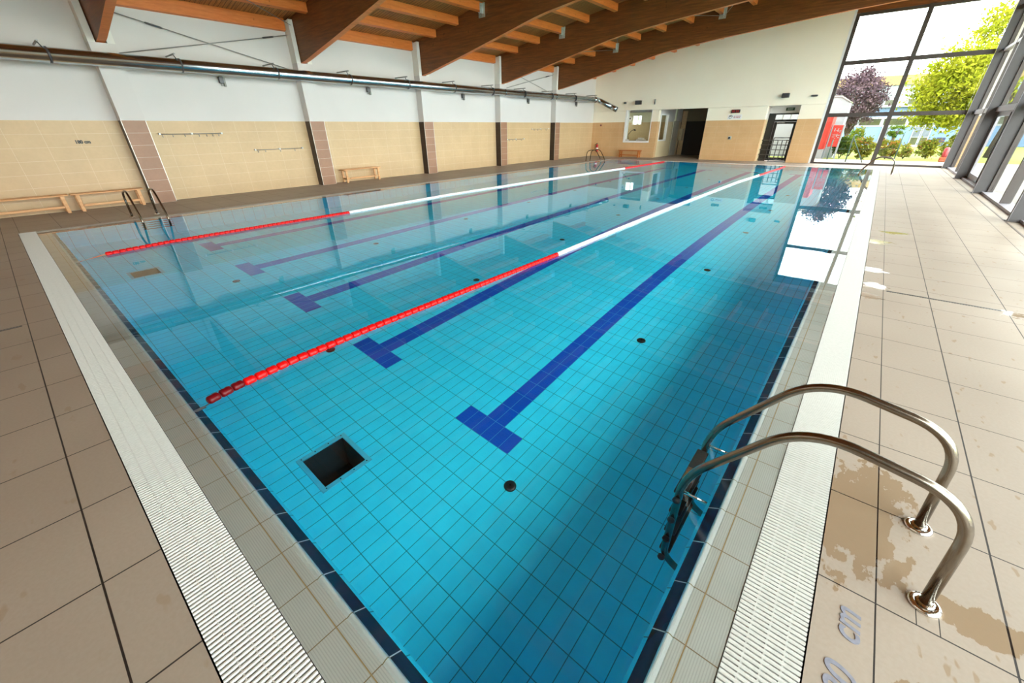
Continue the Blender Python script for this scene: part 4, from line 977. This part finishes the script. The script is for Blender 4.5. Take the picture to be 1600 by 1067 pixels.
def shrub(label, x, y, rx, rz, n, mats, name='shrub', fl=0, size=0.07):
    t = thing(name, label, 'shrub', (x, y, gz(y)), group='shrubs in the garden bed'); o = t.location
    a = MB(o)
    for k in range(5): a.tube([(x, y, gz(y)), (x + rx * 0.5 * math.cos(k * 1.3), y + rx * 0.4 * math.sin(k * 1.3), gz(y) + rz)], [0.02, 0.008], 5)
    a.build('stems', M_BARK, t)
    a = MB(o); leaves(a, (x, y, gz(y) + rz), (rx, rx * 0.8, rz), n, size, 26, hollow=0.3); a.build('foliage', mats[0], t)
    if fl:
        a = MB(o); leaves(a, (x, y, gz(y) + rz * 1.05), (rx * 1.02, rx * 0.82, rz * 1.02), fl, size * 0.8, 14, hollow=0.7); a.build('blossom', M_FLOWER, t)
shrub('dark green rounded shrub in front of the red kiosk', -2.0, 33.0, 0.55, 0.62, 2200, [M_DLEAF])
shrub('light green bushy shrub behind the dark rounded shrub', -1.75, 37.5, 0.7, 0.95, 1500, [M_SLEAF])
shrub('olive shrub left of the window mullion, behind the fence brace', -0.95, 32.6, 0.62, 0.58, 2200, [M_SLEAF], fl=70)
shrub('orange flecked shrub right of the window mullion', 0.12, 34.2, 0.62, 0.60, 1900, [M_SLEAF], fl=220)
shrub('low yellowish shrub beside the slim tall fence post', 0.95, 35.2, 0.45, 0.42, 900, [M_SLEAF], fl=80)
shrub('olive shrub on the lawn before the pale blue house door', 2.05, 37.0, 0.75, 0.60, 1900, [M_SLEAF], fl=80)
shrub('green shrub by the corner column at the right of the garden window', 2.8, 35.0, 0.5, 0.7, 1300, [M_SLEAF])
shrub('small conical green shrub against the pale blue house', -2.2, 52, 0.6, 1.1, 1100, [M_DLEAF], size=0.1)
for k in range(7):
    shrub('dark green hedge plant outside the facade, %s from the far end' % NTH[k], 8.2, 38 - 4.2 * k, 1.9, 0.9, 1500, [M_DLEAF if k % 2 else M_SLEAF], name='hedge_plant', size=0.14)
tree('weeping green sapling in front of the pale blue house', 0.4, 58, gz(58), 1.6, (0.55, 58, 1.15), (0.75, 0.6, 0.7), 700, 0.10, 16, M_DLEAF, name='sapling')
# green wire fence
t = thing('wire_fence', 'green wire fence with thin posts and slanting brace outside the garden window', 'fence', (-1.5, 29.4, -0.03)); o = t.location
for x, y, h, brace in ((-1.5, 29.4, 1.22, (-0.76, 29.3, -0.03)), (0.5, 32.0, 1.25, None), (-2.45, 31.2, 1.0, None)):
    p = MB(o).tube([(x, y, -0.03), (x, y, h)], 0.03, 10).build('post', M_GREENPOST, t)
    MB(o).lathe([(0.034, 0), (0.034, 0.02), (0.01, 0.03)], 10, (x, y, h)).build('cap', M_GREENPOST, p)
    if brace: MB(o).tube([(x, y, h - 0.06), brace], 0.022, 8).build('brace', M_GREENPOST, t)
for z in (0.2, 0.6, 1.0):
    MB(o).tube([(-1.5, 29.4, z), (0.5, 32.0, z)], 0.004, 5).build('wire', M_GREENPOST, t); MB(o).tube([(-1.5, 29.4, z), (-2.45, 31.2, z * 0.95)], 0.004, 5).build('wire', M_GREENPOST, t)
# red kiosk, sign, white block
t = thing('kiosk', 'bright red kiosk with white plinth seen at left of garden window', 'kiosk', (-3.3, 32.5, 0)); o = t.location
MB(o).bbox(-3.9, -2.78, 31.6, 33.4, 0.50, 2.2, 0.02).build('red_wall', M_REDWALL, t); MB(o).box(-3.9, -2.80, 31.62, 33.4, -0.05, 0.50).build('plinth', M_WHITEWALL, t)
MB(o).bbox(-2.83, -2.78, 31.55, 31.61, 0.5, 2.2, 0.01).build('corner_strip', M_REDWALL, t)
t = thing('advertising_panel', 'red advertising panel with white lettering beside the red kiosk', 'panel', (-2.45, 31.9, 0)); o = t.location
MB(o).bbox(-2.74, -2.22, 32.0, 32.3, 0.62, 1.74, 0.02).build('panel', M_REDWALL, t)
MB(o).box(-2.76, -2.70, 31.98, 32.3, 0.0, 1.76).build('left_upright', M_WHITEWALL, t); MB(o).box(-2.24, -2.17, 31.98, 32.3, 0.0, 1.76).build('right_upright', M_WHITEWALL, t)
a = MB(o)
for (x, z, w_, h_) in ((-2.60, 1.42, 0.04, 0.16), (-2.52, 1.46, 0.10, 0.03), (-2.44, 1.40, 0.04, 0.18), (-2.36, 1.44, 0.08, 0.04), (-2.34, 1.36, 0.04, 0.12), (-2.62, 1.22, 0.16, 0.035), (-2.62, 1.12, 0.12, 0.03), (-2.44, 1.14, 0.05, 0.15), (-2.38, 1.20, 0.10, 0.04), (-2.36, 1.08, 0.08, 0.04), (-2.50, 1.04, 0.06, 0.03)):
    a.box(x, x + w_, 31.992, 31.999, z, z + h_)
a.build('lettering', simple('white_lettering', (0.25, 0.25, 0.25, 1), 0.6), t)
t = thing('white_block', 'white flat-roofed block rising behind the red kiosk', 'building', (-3.6, 35, 0)); o = t.location
MB(o).prism([(-9, -0.1), (-2.42, -0.1), (-2.42, 2.92), (-2.92, 3.22), (-9, 3.22)], 1, 34, 36, 0).build('walls', M_WHITEWALL, t)  # left part added to give a white, glaring view through the end door
MB(o).prism([(-9, 3.22), (-2.92, 3.22), (-2.40, 2.92), (-2.38, 2.96), (-2.9, 3.28), (-9, 3.28)], 1, 33.95, 36.05).build('roof_edge', M_GREYMETAL, t)
# pale blue house
HZ = -0.75
t = thing('blue_house', 'low pale blue building with window band and white door frames', 'building', (1, 78, HZ)); o = t.location
MB(o).box(-14, 16, 78, 84, HZ, 1.55).build('lower_wall', M_BLUEWALL, t); MB(o).box(-14, 16, 78.3, 84, 2.4, 3.7).build('upper_wall', M_BLUEWALL, t)
MB(o).box(-14.2, 16.2, 77.8, 84, 3.7, 3.95).build('roof_edge', M_WHITEWALL, t); MB(o).box(-14, 16, 77.95, 78.2, 1.45, 1.60).build('sill_band', M_WHITEWALL, t); MB(o).box(-14, 16, 77.9, 78.3, 2.38, 2.62).build('head_band', M_WHITEWALL, t)
x = -13.6
while x < 15.5:
    wn = MB(o).box(x, x + 2.3, 78.15, 78.3, 1.6, 2.38).build('window', M_WHITEWALL, t); MB(o).box(x + 0.06, x + 2.24, 78.1, 78.149, 1.66, 2.36).build('pane', M_OLIVEPANE, wn); x += 2.55
for i, dx in enumerate((-0.75, 2.45, 3.35)):
    dr = MB(o).box(dx, dx + 0.85, 77.9, 78.0, HZ, 1.45).build('door', M_WHITEWALL, t)
    MB(o).box(dx + 0.1, dx + 0.75, 77.86, 77.899, HZ + 0.1, 0.2).build('pane', M_OLIVEPANE, dr); MB(o).box(dx + 0.1, dx + 0.75, 77.86, 77.899, 0.3, 1.38).build('pane', simple('grey_door_pane', (0.06, 0.075, 0.09, 1), 0.3, 0, 0.3, 1.5), dr)
MB(o).box(2.2, 4.6, 74.5, 77.85, HZ - 0.05, HZ + 0.08).build('door_step', M_PAVE, t)
MB(o).bbox(4.9, 5.75, 77.88, 77.97, 0.78, 1.08, 0.01).build('vent_panel', M_WHITEWALL, t)
t = thing('yellow_building', 'tall building with yellow top band behind the pale blue house', 'building', (0, 106, HZ)); o = t.location
MB(o).box(-30, 30, 106, 116, HZ, 7.7).build('wall', simple('glazed_white_wall', (0.19, 0.23, 0.25, 1), 0.6, 0, 0.1, 0.3), t); MB(o).box(-30.2, 30.2, 105.7, 116, 7.7, 9.15).build('top_band', M_YELLOW, t)
for k, x in enumerate((-5.0, -1.9, 1.2)):
    wn = MB(o).box(x, x + 1.5, 105.9, 106.05, 3.4, 5.6).build('window', M_WHITEWALL, t); MB(o).box(x + 0.12, x + 1.38, 105.85, 105.899, 3.5, 5.5).build('pane', M_OLIVEPANE, wn)
t = thing('garden_chair', 'small navy blue chair by the pale blue house wall', 'chair', (5.25, 76.2, HZ)); o = t.location
MB(o).bbox(4.9, 5.6, 75.9, 76.5, HZ + 0.38, HZ + 0.52, 0.04).build('seat', M_NAVY, t); MB(o).bbox(4.9, 5.7, 76.4, 76.6, HZ + 0.45, HZ + 1.0, 0.06).build('backrest', M_NAVY, t)
for xx in (4.93, 5.53):
    for y_ in (75.93, 76.45): MB(o).box(xx, xx + 0.05, y_, y_ + 0.05, HZ, HZ + 0.4).build('leg', M_BLACK, t)
t = thing('red_post', 'red post with orange foot standing outside by corner column', 'post', (2.42, 32.0, -0.02)); o = t.location
MB(o).bbox(2.26, 2.56, 31.9, 32.2, -0.02, 0.22, 0.05).build('foot', simple('orange_plastic', (0.24, 0.05, 0.008, 1), 0.4), t); MB(o).lathe([(0.11, 0.2), (0.12, 0.3), (0.11, 0.62), (0.05, 0.68)], 14, (2.42, 32.05, 0)).build('body', simple('garden_red', (0.22, 0.012, 0.015, 1), 0.4), t)
